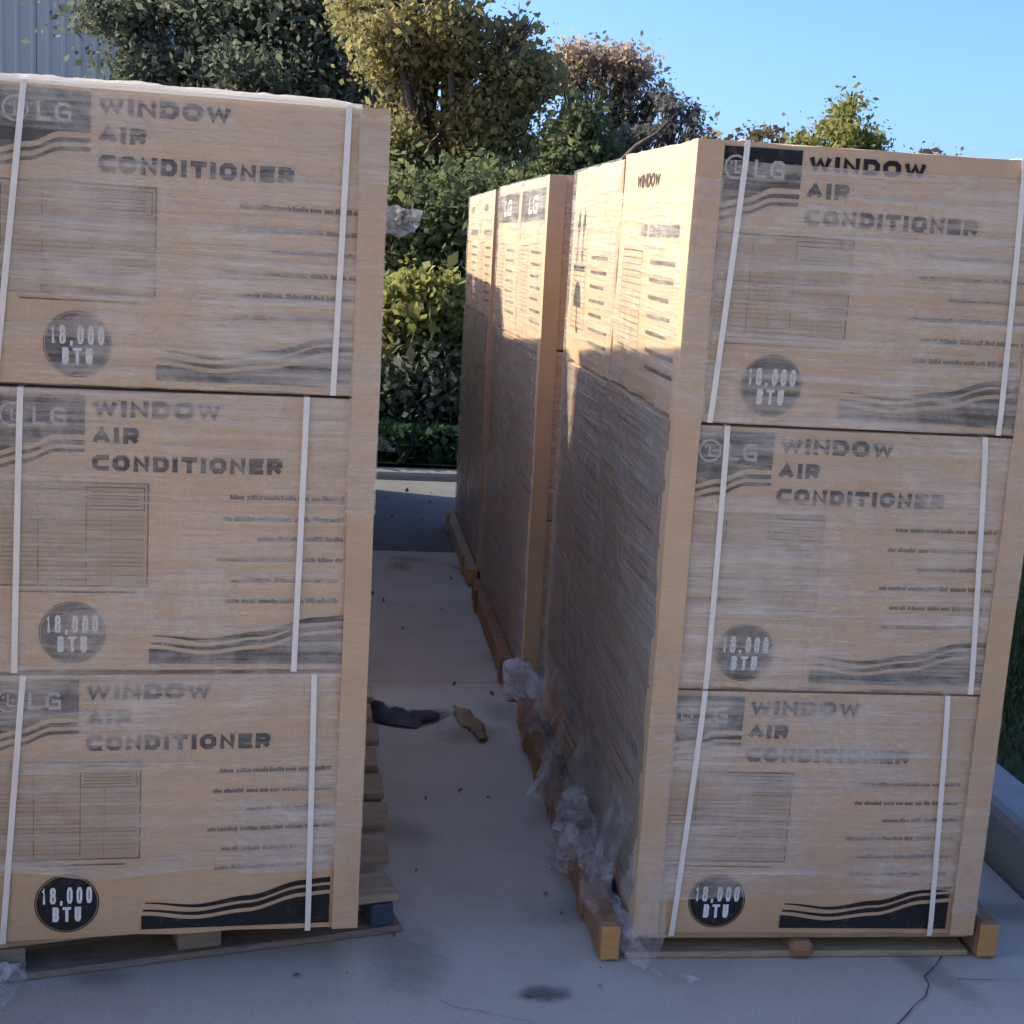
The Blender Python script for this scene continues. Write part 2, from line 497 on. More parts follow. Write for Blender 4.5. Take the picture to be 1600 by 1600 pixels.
def sheet(name, p0, q0, p1, q1, z, mat, n=40, amp=.05, rise=0.0):
    m = MB(); vs = []
    for i in range(n + 1):
        for j in range(n + 1):
            P = lot(p0 + (p1 - p0) * i / n, q0 + (q1 - q0) * j / n)
            vs.append((P.x, P.y, z + amp * noise.noise((P.x * .7, P.y * .7, 3)) + rise * j / n))
    fs = [(i * (n + 1) + j, (i + 1) * (n + 1) + j, (i + 1) * (n + 1) + j + 1, i * (n + 1) + j + 1) for i in range(n) for j in range(n)]
    o = m.add(vs, fs).build(name, mat, smooth=True)
    tag(o, kind='structure')
    return o
sheet('lawn', KP + .168, -9, KP + 60, KQ + .16, .10, TURF, 70, .02)
sheet('bank', -60, KQ + .158, KP + 60, KQ + 60, .07, TURF, 60, .05, 1.2)

# ------------------------------------------------------------------ lettering: strokes turned into mitred ribbons
def octo(x0, y0, x1, y1, cx=.25, cy=.25):
    w_, h_ = (x1 - x0) * cx, (y1 - y0) * cy
    return [(x0 + w_, y0), (x1 - w_, y0), (x1, y0 + h_), (x1, y1 - h_), (x1 - w_, y1), (x0 + w_, y1), (x0, y1 - h_), (x0, y0 + h_)]
G = {
 'W': (1.45, [(0, [(0, 1), (.22, 0), (.5, .85), (.78, 0), (1, 1)])]),
 'I': (.02, [(0, [(.5, 0), (.5, 1)])]),
 'N': (1.0, [(0, [(0, 0), (0, 1), (1, 0), (1, 1)])]),
 'D': (1.0, [(1, [(0, 0), (.72, 0), (1, .27), (1, .73), (.72, 1), (0, 1)])]),
 'O': (1.1, [(1, octo(0, 0, 1, 1))]),
 'A': (1.15, [(0, [(0, 0), (.5, 1), (1, 0)]), (0, [(.2, .3), (.8, .3)])]),
 'R': (1.0, [(0, [(0, 0), (0, 1), (.8, 1), (1, .86), (1, .58), (.8, .42), (0, .42)]), (0, [(.55, .42), (1, 0)])]),
 'C': (1.05, [(0, [(1, 1), (.27, 1), (0, .73), (0, .27), (.27, 0), (1, 0)])]),
 'T': (1.0, [(0, [(0, 1), (1, 1)]), (0, [(.5, 1), (.5, 0)])]),
 'E': (.9, [(0, [(1, 1), (0, 1), (0, 0), (1, 0)]), (0, [(0, .5), (.9, .5)])]),
 '1': (.35, [(0, [(0, .78), (.6, 1), (.6, 0)])]),
 '8': (.64, [(1, octo(0, 0, 1, .53, .22, .22)), (1, octo(.04, .53, .96, 1, .22, .22))]),
 '0': (.62, [(1, octo(0, 0, 1, 1, .3, .2))]),
 ',': (.12, [(0, [(.7, .1), (.1, -.18)])]),
 'B': (.62, [(1, [(0, 0), (.75, 0), (1, .16), (1, .38), (.8, .52), (1, .66), (1, .86), (.75, 1), (0, 1)]), (0, [(0, .52), (.8, .52)])]),
 'U': (.62, [(0, [(0, 1), (0, .2), (.25, 0), (.75, 0), (1, .2), (1, 1)])]),
 'L': (.75, [(0, [(0, 1), (0, 0), (1, 0)])]),
 'G': (.95, [(0, [(1, .85), (.78, 1), (.25, 1), (0, .75), (0, .25), (.25, 0), (1, 0), (1, .48), (.55, .48)])]),
}
def stroke(pts, hw, closed, cap=1.0):
    n = len(pts); L = []; Rr = []
    P = [Vector((x, y)) for x, y in pts]
    for i in range(n):
        a = P[(i - 1) % n] if (closed or i > 0) else None
        b = P[(i + 1) % n] if (closed or i < n - 1) else None
        d0 = (P[i] - a).normalized() if a is not None else None
        d1 = (b - P[i]).normalized() if b is not None else None
        if d0 is None: d0 = d1
        if d1 is None: d1 = d0
        n0 = Vector((-d0.y, d0.x)); n1 = Vector((-d1.y, d1.x))
        mm = n0 + n1
        if mm.length < 1e-3: mm = n0
        mm.normalize()
        k = hw / max(.72, mm.dot(n0))
        p = P[i]
        if not closed and i == 0: p = p - d1 * hw * cap * (1 if min(abs(d1.x), abs(d1.y)) < .05 else .3)
        if not closed and i == n - 1: p = p + d0 * hw * cap * (1 if min(abs(d0.x), abs(d0.y)) < .05 else .3)
        L.append(p + mm * k); Rr.append(p - mm * k)
    fs = []
    for i in range(n if closed else n - 1):
        j = (i + 1) % n
        fs.append((i, j, n + j, n + i))
    return L + Rr, fs
def text2d(s, x, y, h, width, sw):
    """list of (verts2d, faces, layer)"""
    gap = sw * 1.0 + h * .22
    ws = [G[c][0] * h if c != ' ' else h * .5 for c in s]
    tot = sum(ws) + gap * (len(s) - 1) + sw
    k = (width - gap * (len(s) - 1) - sw) / sum(ws) if width else 1
    out = []; cx = x + sw / 2
    for c, wd in zip(s, ws):
        wd *= k
        if c != ' ':
            for li, (cl, pts) in enumerate(G[c][1]):
                q = [(cx + px * wd, y + sw / 2 + py * (h - sw)) for px, py in pts]
                vs, fs = stroke(q, sw / 2, bool(cl))
                out.append((vs, fs, li))
        cx += wd + gap
    return out

# ------------------------------------------------------------------ the carton
W, H, D = .74, .5477, .7545
BH = H - .005
def bul(u, v, wd=W, ht=BH, k=.0075):
    return k * math.sin(math.pi * min(max(u / wd, 0), 1)) * math.sin(math.pi * min(max(v / ht, 0), 1))

def front(eps):  # (u, v) on the front face
    return lambda u, v, e=0: (u, -bul(u, v) - eps - e, v)
def side(eps, dep):   # (a, v) on the side that faces -x, a runs from the far edge to the near edge
    return lambda a, v, e=0: (-bul(a, v, dep) - eps - e, dep - a, v)

def put(m, mp, parts):
    for vs, fs, li in parts:
        m.add([mp(p.x, p.y, .00025 * li) for p in vs], fs)
    return m
def gridpatch(m, mp, fx0, fx1, fy0, fy1, nu, nv, e=0):
    """patch with curved bottom/top: x in fx0..fx1, y between the functions fy0(s), fy1(s)"""
    vs = []
    for i in range(nu + 1):
        s = i / nu; x = fx0 + (fx1 - fx0) * s
        a = fy0(s) if callable(fy0) else fy0
        b = fy1(s) if callable(fy1) else fy1
        for j in range(nv + 1): vs.append(mp(x, a + (b - a) * j / nv, e))
    k = nv + 1
    return m.add(vs, [(i * k + j, (i + 1) * k + j, (i + 1) * k + j + 1, i * k + j + 1) for i in range(nu) for j in range(nv)])
def cat(pts, s):
    for (x0, y0), (x1, y1) in zip(pts, pts[1:]):
        if s <= x1:
            t = (s - x0) / (x1 - x0); t = t * t * (3 - 2 * t)
            return y0 + (y1 - y0) * t
    return pts[-1][1]

MESH = {}
def shared(key, fn):
    if key not in MESH: MESH[key] = fn()
    return MESH[key]

def carton_mesh(dep, seed):
    rnd = random.Random(seed)
    m = MB(); n = 14
    off = rnd.uniform(0, 50)
    def edge(p):   # crushed corners and soft edges
        x, y, z = p
        ex = min(x, W - x); ey = min(y, dep - y); ez = min(z, BH - z)
        d = sorted((ex, ey, ez))
        soft = max(0, .03 - d[1]) / .03
        k = .0045 * soft * (1 + 1.5 * noise.noise((x * 9 + off, y * 9, z * 9)))
        c = Vector((W / 2, dep / 2, BH / 2))
        return tuple(Vector(p) + (c - Vector(p)).normalized() * k)
    ts = [0, .012, .035] + [i / 12 for i in range(1, 12)] + [.965, .988, 1]
    def face(fn):
        k = len(ts)
        m.add([fn(a, b) for a in ts for b in ts], [(i * k + j, (i + 1) * k + j, (i + 1) * k + j + 1, i * k + j + 1) for i in range(k - 1) for j in range(k - 1)])
    face(lambda a, b: edge((a * W, -bul(a * W, b * BH), b * BH)))
    face(lambda a, b: edge(((1 - a) * W, dep + bul(a * W, b * BH), b * BH)))
    face(lambda a, b: edge((-bul(a * dep, b * BH, dep), (1 - a) * dep, b * BH)))
    face(lambda a, b: edge((W + bul(a * dep, b * BH, dep), a * dep, b * BH)))
    face(lambda a, b: edge((a * W, b * dep, BH)))
    face(lambda a, b: edge((a * W, (1 - b) * dep, 0)))
    return m.mesh('carton', KRAFT, True)

def title_mesh():
    m = MB(); f = front(.0012)
    put(m, f, text2d('WINDOW', .215, .4925, .0305, .234, .0096))
    put(m, f, text2d('AIR', .215, .4425, .0305, .084, .0096))
    put(m, f, text2d('CONDITIONER', .215, .391, .0305, .352, .0096))
    return m.mesh('title_lettering', INK)
def brand_mesh():
    m = MB(); f = front(.0012)
    low = [(0, .422), (.35, .436), (.7, .458), (1, .458)]
    gridpatch(m, f, .036, .201, lambda s: cat(low, s), .5305, 16, 4)
    return m.mesh('brand_panel', INK)
def brand_stripe_mesh():
    m = MB(); f = front(.0012)
    low = [(0, .412), (.35, .426), (.7, .447), (1, .448)]
    gridpatch(m, f, .036, .201, lambda s: cat(low, s) - .009 * (.6 + .4 * s), lambda s: cat(low, s), 16, 1)
    gridpatch(m, f, .036, .201, lambda s: cat(low, s) - .023, lambda s: cat(low, s) - .016, 16, 1)
    return m.mesh('brand_stripe', INK)
def emblem_mesh():
    m = MB(); f = front(.0018)
    cx, cy, r = .072, .492, .021
    pts = [(cx + r * math.cos(2 * math.pi * i / 24), cy + r * math.sin(2 * math.pi * i / 24)) for i in range(24)]
    put(m, f, [(*stroke(pts, .0022, True), 0)])
    put(m, f, [(*stroke([(cx - .001, cy + .011), (cx - .001, cy - .010), (cx + .009, cy - .010)], .0018, False), 0)])
    put(m, f, [(*stroke([(cx + .006, cy + .001), (cx + .015, cy + .001)], .0018, False), 0)])
    d = [(cx - .009 + .0028 * math.cos(2 * math.pi * i / 8), cy + .007 + .0028 * math.sin(2 * math.pi * i / 8)) for i in range(8)]
    m.add([f(x, y) for x, y in d], [tuple(range(8))])
    return m.mesh('emblem', PALE_INK)
def brandtxt_mesh():
    m = MB(); put(m, front(.0018), text2d('LG', .108, .474, .034, .060, .0062)); return m.mesh('brand_lettering', PALE_INK)
def rect_outline(m, f, x0, y0, x1, y1, w_):
    put(m, f, [(*stroke([(x0, y0), (x1, y0), (x1, y1), (x0, y1)], w_ / 2, True), 0)])
def product_mesh():
    m = MB(); f = front(.0016)
    rect_outline(m, f, .046, .170, .318, .368, .0028)
    rect_outline(m, f, .205, .318, .311, .360, .0016)
    for x in (.118, .205): put(m, f, [(*stroke([(x, .176), (x, .360)], .0008, False), 1)])
    for k in range(5): put(m, f, [(*stroke([(.214, .325 + k * .0065), (.300, .325 + k * .0065)], .0006, False), 1)])
    put(m, f, [(*stroke([(.080, .158), (.29, .158)], .0014, False), 1)])
    return m.mesh('product_drawing', INKL)
def grille_mesh():
    m = MB(); f = front(.0014); rnd = random.Random(6)
    for k in range(15):
        y = .182 + k * .0088
        put(m, f, [(*stroke([(.054, y), (.114 + .196 * rnd.choice((1, 1, .45)), y)], .0006, False), 1)])
    for x in (.16, .25): put(m, f, [(*stroke([(x, .176), (x, .315)], .0005, False), 2)])
    return m.mesh('grille_drawing', FAINT)
def tint_mesh():
    m = MB(); gridpatch(m, front(.0008), .047, .317, .171, .367, 8, 8); return m.mesh('drawing_tint', TINT)
FEAT = ((.470, .346), (.458, .304), (.524, .265), (.448, .224), (.476, .183), (.464, .142))
def feature_mesh(u0, v):
    m = MB(); f = front(.0012); rnd = random.Random(int(v * 1000))
    x = u0
    while x < .688:
        e = min(x + rnd.uniform(.014, .040), .690)
        while x < e - .002:       # letter-sized dashes of small print too blurred to read
            lw = rnd.uniform(.0024, .0046); hh = rnd.choice((.0066, .0066, .0092))
            y0 = v - .004
            m.add([f(x, y0), f(x + lw, y0), f(x + lw, y0 + hh), f(x, y0 + hh)], [(0, 1, 2, 3)])
            x += lw + .0009
        x = e + .004
    return m.mesh('feature_line', INKL)
def badge_mesh():
    m = MB(); f = front(.0012); n = 48
    for r0, r1 in ((0, .0575), (.0592, .0612)):
        if r0 == 0:
            rs = [.02, .04, .0575]
            vs = [f(.181, .078)] + [f(.181 + r * math.cos(2 * math.pi * i / n), .078 + r * math.sin(2 * math.pi * i / n)) for r in rs for i in range(n)]
            fs = [(0, 1 + i, 1 + (i + 1) % n) for i in range(n)] + [(1 + k * n + i, 1 + (k + 1) * n + i, 1 + (k + 1) * n + (i + 1) % n, 1 + k * n + (i + 1) % n) for k in range(2) for i in range(n)]
            m.add(vs, fs)
        else:
            vs = [f(.181 + r * math.cos(2 * math.pi * i / n), .078 + r * math.sin(2 * math.pi * i / n)) for r in (r0, r1) for i in range(n)]
            m.add(vs, [(i, n + i, n + (i + 1) % n, (i + 1) % n) for i in range(n)])
    return m.mesh('capacity_badge', INK)
def badgetxt_mesh():
    m = MB(); f = front(.0018)
    put(m, f, text2d('18,000', .1335, .078, .034, .095, .0046))
    put(m, f, text2d('BTU', .154, .040, .031, .054, .0058))
    return m.mesh('badge_lettering', WHITE_INK)
def wave_mesh():
    m = MB(); f = front(.0012)
    c = [(0, 0), (.28, -.012), (.55, -.001), (.85, .027), (1, .031)]
    base = lambda s: .016 - .002 * s
    gridpatch(m, f, .323, .696, base, lambda s: .046 + cat(c, s), 28, 3)
    gridpatch(m, f, .326, .696, lambda s: .0545 + cat(c, s), lambda s: .0545 + cat(c, s) + .004 + .0065 * min(1, s * 2), 28, 1)
    gridpatch(m, f, .330, .696, lambda s: .071 + cat(c, s), lambda s: .071 + cat(c, s) + .0025 + .0085 * min(1, s * 2), 28, 1)
    return m.mesh('wave_graphic', INK)

def strap_obj(par, xt, xb, dep, over=True):
    m = MB(); w_ = .0056; n = 14
    vs = []
    for i in range(n + 1):
        v = BH * i / n; u = xb + (xt - xb) * i / n
        y = -bul(u, v) - .0058 - (.0025 if 0 < i < n else 0)
        vs += [(u - w_, y, v), (u + w_, y, v)]
    vs += [(xt - w_, .02, BH + .0014), (xt + w_, .02, BH + .0014), (xt - w_, dep, BH + .0014), (xt + w_, dep, BH + .0014)]
    k = n + 3
    m.add(vs, [(2 * i, 2 * i + 1, 2 * i + 3, 2 * i + 2) for i in range(k - 1)])
    o = m.build('strap', STRAP, par)
    md = o.modifiers.new('t', 'SOLIDIFY'); md.thickness = .0009; md.offset = 0
    return o

def film_front(par, seed, lo=0.0, hi=BH, mat=None, x0=0.0, x1=W):
    rnd = random.Random(seed); o1 = rnd.uniform(0, 99)
    nu, nv = 44, 130
    rid = [(rnd.uniform(0, BH), rnd.uniform(-.07, .07), rnd.uniform(.0010, .0024), rnd.uniform(.003, .007), rnd.uniform(0, 9)) for _ in range(15)]
    L = lo if callable(lo) else (lambda u: lo)
    Hh = hi if callable(hi) else (lambda u: hi)
    m = MB(); vs = []
    for i in range(nu + 1):
        u = x0 + (x1 - x0) * i / nu
        for j in range(nv + 1):
            a, b = L(u), Hh(u); v = a + (b - a) * j / nv
            wr = noise.noise((u * 3 + o1, v * 26 + u * 2.5, o1)) * .0018 + noise.noise((u * 6 + o1, v * 60 - u * 5, 2 * o1)) * .0007
            for r0, rs_, ra, rw, rp_ in rid:
                q = (v - r0 - rs_ * u + .006 * math.sin(u * 8 + rp_)) / rw
                if abs(q) < 3: wr += ra * math.exp(-q * q) * max(0, math.sin(u * 5.5 + rp_))
            fade = min(1, min(u, W - u) / .03)
            vs.append((u, -bul(u, v) - .0042 - .0012 * fade - max(-.0025, wr) * fade, v))
    k = nv + 1
    m.add(vs, [(i * k + j, (i + 1) * k + j, (i + 1) * k + j + 1, i * k + j + 1) for i in range(nu) for j in range(nv)])
    return m.build('stretch_film', mat or FILM, par, True)
def film_side(par, seed, dep, lo=0.0, hi=BH, mat=None, far=False):
    rnd = random.Random(seed); o1 = rnd.uniform(0, 99)
    nu, nv = 30, 40
    m = MB(); vs = []
    for i in range(nu + 1):
        a = dep * i / nu
        for j in range(nv + 1):
            v = lo + (hi - lo) * j / nv
            wr = noise.noise((a * 3 + o1, v * 22 + a * 6, o1)) * .003 + noise.noise((a * 9, v * 50, o1)) * .001
            fade = min(1, min(a, dep - a) / .03)
            x = -bul(a, v, dep) - .0045 - .0015 * fade - max(-.002, wr) * fade
            vs.append((W - x if far else x, dep - a, v))
    k = nv + 1
    m.add(vs, [(i * k + j, (i + 1) * k + j, (i + 1) * k + j + 1, i * k + j + 1) for i in range(nu) for j in range(nv)])
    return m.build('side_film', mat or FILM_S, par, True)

def side_title_mesh(dep, row):
    m = MB(); f = side(.0012, dep); k = dep / D
    if row == 0: put(m, f, text2d('WINDOW', .20 * k, .458, .030, .24 * k, .0085))
    elif row == 1: put(m, f, text2d('AIR', .30 * k, .352, .026, .07 * k, .0075))
    else: put(m, f, text2d('CONDITIONER', .39 * k, .352, .026, .27 * k, .0075))
    return m.mesh('side_lettering', INKL)
def side_draw_mesh(dep):
    m = MB(); f = side(.0014, dep); k = dep / D
    rect_outline(m, f, .10 * k, .10, .34 * k, .32, .003)
    for x in (.17, .25): put(m, f, [(*stroke([(x * k, .105), (x * k, .315)], .0008, False), 1)])
    for q in range(14): put(m, f, [(*stroke([(.105 * k, .115 + q * .0145), (.335 * k, .115 + q * .0145)], .0007, False), 1)])
    return m.mesh('side_drawing', INKL)
SLINES = (.30, .262, .225, .187, .150, .112, .075)
def side_line_mesh(dep, v):
    m = MB(); f = side(.0014, dep); k = dep / D
    rnd = random.Random(int(v * 997))
    if True:
        x = .45 * k
        put(m, f, [(*stroke([(x - .018, v), (x - .010, v)], .004, False), 0)])
        end = rnd.uniform(.60, .70) * k
        while x < end:
            lw = rnd.uniform(.003, .012)
            m.add([f(x, v - .005), f(x + lw, v - .005), f(x + lw, v + .004), f(x, v + .004)], [(0, 1, 2, 3)])
            x += lw + .002
    return m.mesh('side_line', INKL)
def handling_mesh(dep, which):
    m = MB(); f = side(.0016, dep)
    if which < 2:                         # upright arrows
        x = (.16, .26)[which]
        put(m, f, [(*stroke([(x, .29), (x, .385)], .010, False), 0)])
        m.add([f(x - .034, .375), f(x + .034, .375), f(x, .432)], [(0, 1, 2)])
    elif which == 2:                      # the bar they stand on
        put(m, f, [(*stroke([(.11, .266), (.31, .266)], .008, False), 0)])
    else:                                 # umbrella
        arc = [(.21 + .07 * math.cos(t), .160 + .07 * math.sin(t)) for t in [math.pi * i / 10 for i in range(11)]]
        m.add([f(*p) for p in arc], [tuple(range(11))])
        put(m, f, [(*stroke([(.21, .162), (.21, .10), (.225, .09), (.238, .10)], .005, False), 1)])
    return m.mesh('handling_mark', INK)
def side_panel_mesh(dep):
    m = MB(); f = side(.0012, dep)
    gridpatch(m, f, .04, dep - .05, .40, .505, 10, 6)
    return m.mesh('side_panel', INKL)
def side_panel_txt(dep):
    m = MB(); f = side(.0020, dep)
    put(m, f, text2d('LG', .24, .425, .058, .20, .012))
    return m.mesh('side_panel_lettering', WHITE_INK)

def make_box(label, group, loc, yaw, rx=0.0, ry=0.0, dep=D, du=0.0, full=True, sides='', straps=None, film=None, sfilm=None, seed=1):
    root = empty('cardboard_box', loc, (rx, ry, yaw))
    tag(root, label, 'box', group)
    link('carton', shared(('carton', dep, seed % 4), lambda: carton_mesh(dep, seed % 4)), root)
    if full:
        def prt(n, fn, par=root):
            o = link(n, shared(n, fn), par)
            if par is root: o.location.x = du
            return o
        prt('title_lettering', title_mesh)
        b = prt('brand_panel', brand_mesh)
        prt('emblem', emblem_mesh, b); prt('brand_lettering', brandtxt_mesh, b); prt('brand_stripe', brand_stripe_mesh, b)
        pd = prt('product_drawing', product_mesh)
        prt('drawing_tint', tint_mesh, pd); prt('grille_drawing', grille_mesh, pd)
        for q, (u0, v) in enumerate(FEAT):
            o = link('feature_line', shared('feature%d' % q, lambda: feature_mesh(u0, v)), root); o.location.x = du
        bd = prt('capacity_badge', badge_mesh)
        prt('badge_lettering', badgetxt_mesh, bd)
        prt('wave_graphic', wave_mesh)
    if straps:
        for xt, xb in straps: strap_obj(root, xt, xb, dep)
    if film:
        for k, kw in enumerate(film): film_front(root, seed * 7 + k, **kw)
    if sides:
        if 't' in sides:
            for q in (0, 1, 2): link('side_lettering', shared(('st', dep, q), lambda: side_title_mesh(dep, q)), root)
        if 'd' in sides:
            link('side_drawing', shared(('sd', dep), lambda: side_draw_mesh(dep)), root)
            for v in SLINES: link('side_line', shared(('sl', dep, v), lambda: side_line_mesh(dep, v)), root)
        if 'h' in sides:
            for q in range(4): link('handling_mark', shared(('sh', dep, q), lambda: handling_mesh(dep, q)), root)
        if 'p' in sides:
            sp = link('side_panel', shared(('sp', dep), lambda: side_panel_mesh(dep)), root)
            link('side_panel_lettering', shared(('spl', dep), lambda: side_panel_txt(dep)), sp)
    if sfilm is not None: film_side(root, seed * 5, dep, **sfilm)
    return root

# ------------------------------------------------------------------ stack frames
def frame(x, y, a):
    c, s = math.cos(a), math.sin(a)
    return lambda s_, t_, z_=0: (x + s_ * c - t_ * s, y + s_ * s + t_ * c, z_)
LX, LY, LA = -.2806, 2.7647, .2241
RX, RY, RA = .3059, 2.8382, .1241
FL = frame(LX, LY, LA)
FR = frame(RX, RY, RA)
BL, BR = .0848, .0596
GBOX = 'window air conditioner cartons stacked on pallets'

# front stack on the crooked pallet (its left edge is outside the picture)
def v_edge(base, amp, seed):
    return lambda u: base + amp * noise.noise((u * 5 + seed, seed, 0)) + .3 * amp * noise.noise((u * 21, seed, 4))
lspec = [  # bottom, middle, top
 ('bottom carton on the crooked pallet with a blue corner block, black badge bare of film', -.008, [(.091, .053), (.641, .645)], [dict(lo=lambda u: .135 + .02 * noise.noise((u * 6, 1, 0)) - .02 * max(0, u - .5)), dict(lo=lambda u: .13, hi=lambda u: .125 + .15 + .03 * noise.noise((u * 5, 9, 0)), mat=FILM, x0=.5)]),
 ('middle carton of the stack on the crooked blue-cornered pallet, all under film', -.001, [(.086, .075), (.609, .600)], [dict(lo=-.012)]),
 ('top carton on the crooked pallet, white film fold along its upper edge', .005, [(.092, .042), (.670, .658)], [dict()]),
]
for k, (lab, du, st, fl) in enumerate(lspec):
    z = BL + k * H
    l = FL(-W + .0076 * k * H, .02 * k * H, z)
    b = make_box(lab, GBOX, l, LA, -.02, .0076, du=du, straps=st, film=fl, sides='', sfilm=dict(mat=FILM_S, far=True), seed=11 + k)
    if k == 2: TOPL = b
# folded film standing along the top front edge, catching the sun
m = MB(); vs = []; n = 70
random.seed(2)
for i in range(n + 1):
    u = -.01 + (W - .035) * i / n
    hgt = .008 + .004 * noise.noise((u * 9, 0, 7)) + .002 * noise.noise((u * 40, 0, 1))
    if i > n - 6: hgt *= (n - i) / 6 * .8 + .2
    y = .004 + .003 * noise.noise((u * 14, 3, 0))
    vs += [(u, -.008, BH - .006), (u, -.009, BH + .003), (u, y - .008, BH + hgt * .7), (u, y - .002, BH + hgt * 1.3), (u, y + .03, BH + hgt * .6)]
m.add(vs, [(5 * i + j, 5 * i + 5 + j, 5 * i + 6 + j, 5 * i + 1 + j) for i in range(n) for j in range(4)])
FOLD = mat_film('folded_film', .75, 1.0, (6, 6, 60), (.96, .94, .89), rough=.3, back=.7)
m.build('film_fold', FOLD, TOPL, True)

# row along the kerb: two single-depth stacks, then two deeper ones
rspec = [
 ('bottom carton of the front stack beside the kerb, black wave bare of film', -.010, [(.105, .078), (.625, .650)],
   [dict(lo=lambda u: .085 + .012 * noise.noise((u * 7, 2, 0)) if u < .3 else .10 + .02 * noise.noise((u * 7, 2, 0)))], dict(lo=.05)),
 ('middle carton of the front stack beside the kerb, milky film over its badge', 0.0, [(.102, .105), (.637, .674)], [dict(mat=FILM_D)], dict(lo=0.0)),
 ('top carton of the front stack beside the kerb, its top print bare', .002, [(.092, .065), (.647, .663)], [dict(hi=lambda u: .503 + .003 * noise.noise((u * 8, 5, 0)), mat=FILM_D)], dict(hi=.45)),
]
for k, (lab, du, st, fl, sf) in enumerate(rspec):
    z = BR + k * H
    make_box(lab, GBOX, FR(.0063 * k * H, -.0107 * k * H, z), RA, .0107, .0063, du=du, straps=st, film=fl, sides='td', sfilm=dict(mat=FILM_SUNLIT if k == 2 else FILM_S, **sf), seed=21 + k)
for k, lab in enumerate(('bottom carton second from the front in the kerb row, brown and torn at its foot', 'middle carton second from the front in the kerb row, in grey shade', 'sunlit top carton with black handling arrows, second from the front in the kerb row')):
    z = BR + k * H
    make_box(lab, GBOX, FR(.003 + .0063 * k * H, D + .006, z), RA - .004, 0, .0063, full=False, sides='hd' if k == 2 else 'd', sfilm=dict(lo=.16 if k == 0 else 0, mat=FILM_SUNLIT if k == 2 else FILM_S), seed=31 + k)
D2 = .662
def deep_stack(t0, ds, dyaw, names, n_top, seed, sides_top):
    for r in range(2):
        for k in range(3):
            z = BR + k * H
            a = RA + dyaw
            base = FR(ds, t0, 0)
            f2 = frame(base[0], base[1], a)
            make_box(names[r][k], GBOX, f2(0, r * (D2 + .004), z), a, dep=D2, full=False, sides=sides_top if k == 2 else 'd', sfilm=dict(mat=FILM_SUNLIT if k == 2 else FILM_S), straps=None, film=[dict()] if r == 0 else None, seed=seed + r * 3 + k)
deep_stack(1.76, -.022, .014, [
  ['bottom carton at the front of the third stack in the kerb row', 'middle carton at the front of the third stack in the kerb row', 'sunlit top carton with a dark panel, front of the third stack in the kerb row'],
  ['bottom carton at the back of the third stack in the kerb row', 'middle carton at the back of the third stack in the kerb row', 'sunlit top carton at the back of the third stack in the kerb row']], 0, 41, 'pd')
deep_stack(3.35, -.026, .0, [
  ['bottom carton at the front of the farthest stack by the back kerb', 'middle carton at the front of the farthest stack by the back kerb', 'sunlit top carton at the front of the farthest stack by the back kerb'],
  ['bottom carton at the back of the farthest stack nearest the bushes', 'middle carton at the back of the farthest stack nearest the bushes', 'sunlit top carton at the back of the farthest stack nearest the bushes']], 0, 51, 'td')

# hidden rear of the other row (it throws the shade on the kerb row)
for k in range(3):
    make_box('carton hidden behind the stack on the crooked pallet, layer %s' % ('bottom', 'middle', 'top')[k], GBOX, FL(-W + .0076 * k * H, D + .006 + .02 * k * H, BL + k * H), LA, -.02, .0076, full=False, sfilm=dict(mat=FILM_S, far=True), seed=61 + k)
for r in range(2):
    for k in range(3):
        make_box('carton of the stack behind the crooked pallet, %s row, %s layer' % (('near', 'far')[r], ('bottom', 'middle', 'top')[k]), GBOX, FL(-W, 1.76 + r * (D2 + .004), BL + k * H), LA, full=False, dep=D2, seed=64 + r * 3 + k)
        a = .10; f2 = frame(-.715, 5.80, a)
        make_box('carton of the third stack behind the crooked pallet, %s row, %s layer' % (('near', 'far')[r], ('bottom', 'middle', 'top')[k]), GBOX, f2(-W, r * (D2 + .004), BL + k * H), a, full=False, dep=D2, seed=71 + r * 3 + k)

for k in range(3):  # hidden stack added so the far end of the aisle falls in shade
    f2 = frame(-.85, 7.18, .10)
    for r in range(2): make_box('unseen carton added to shade the aisle end, %s row, %s layer' % (('near', 'far')[r], ('bottom', 'middle', 'top')[k]), GBOX, f2(-W, r * (D2 + .004), BL + k * H), .10, full=False, dep=D2, seed=81 + k + 3 * r)

for k in range(3):  # out-of-view stack added for the shade it casts on the foreground
    make_box('carton of an unseen stack added to shade the foreground, %s layer' % ('bottom', 'middle', 'top')[k], GBOX, frame(-1.10, 2.36, LA)(-W, 0, BL + k * H), LA, full=True, seed=91 + k, straps=[(.09, .08), (.65, .64)])

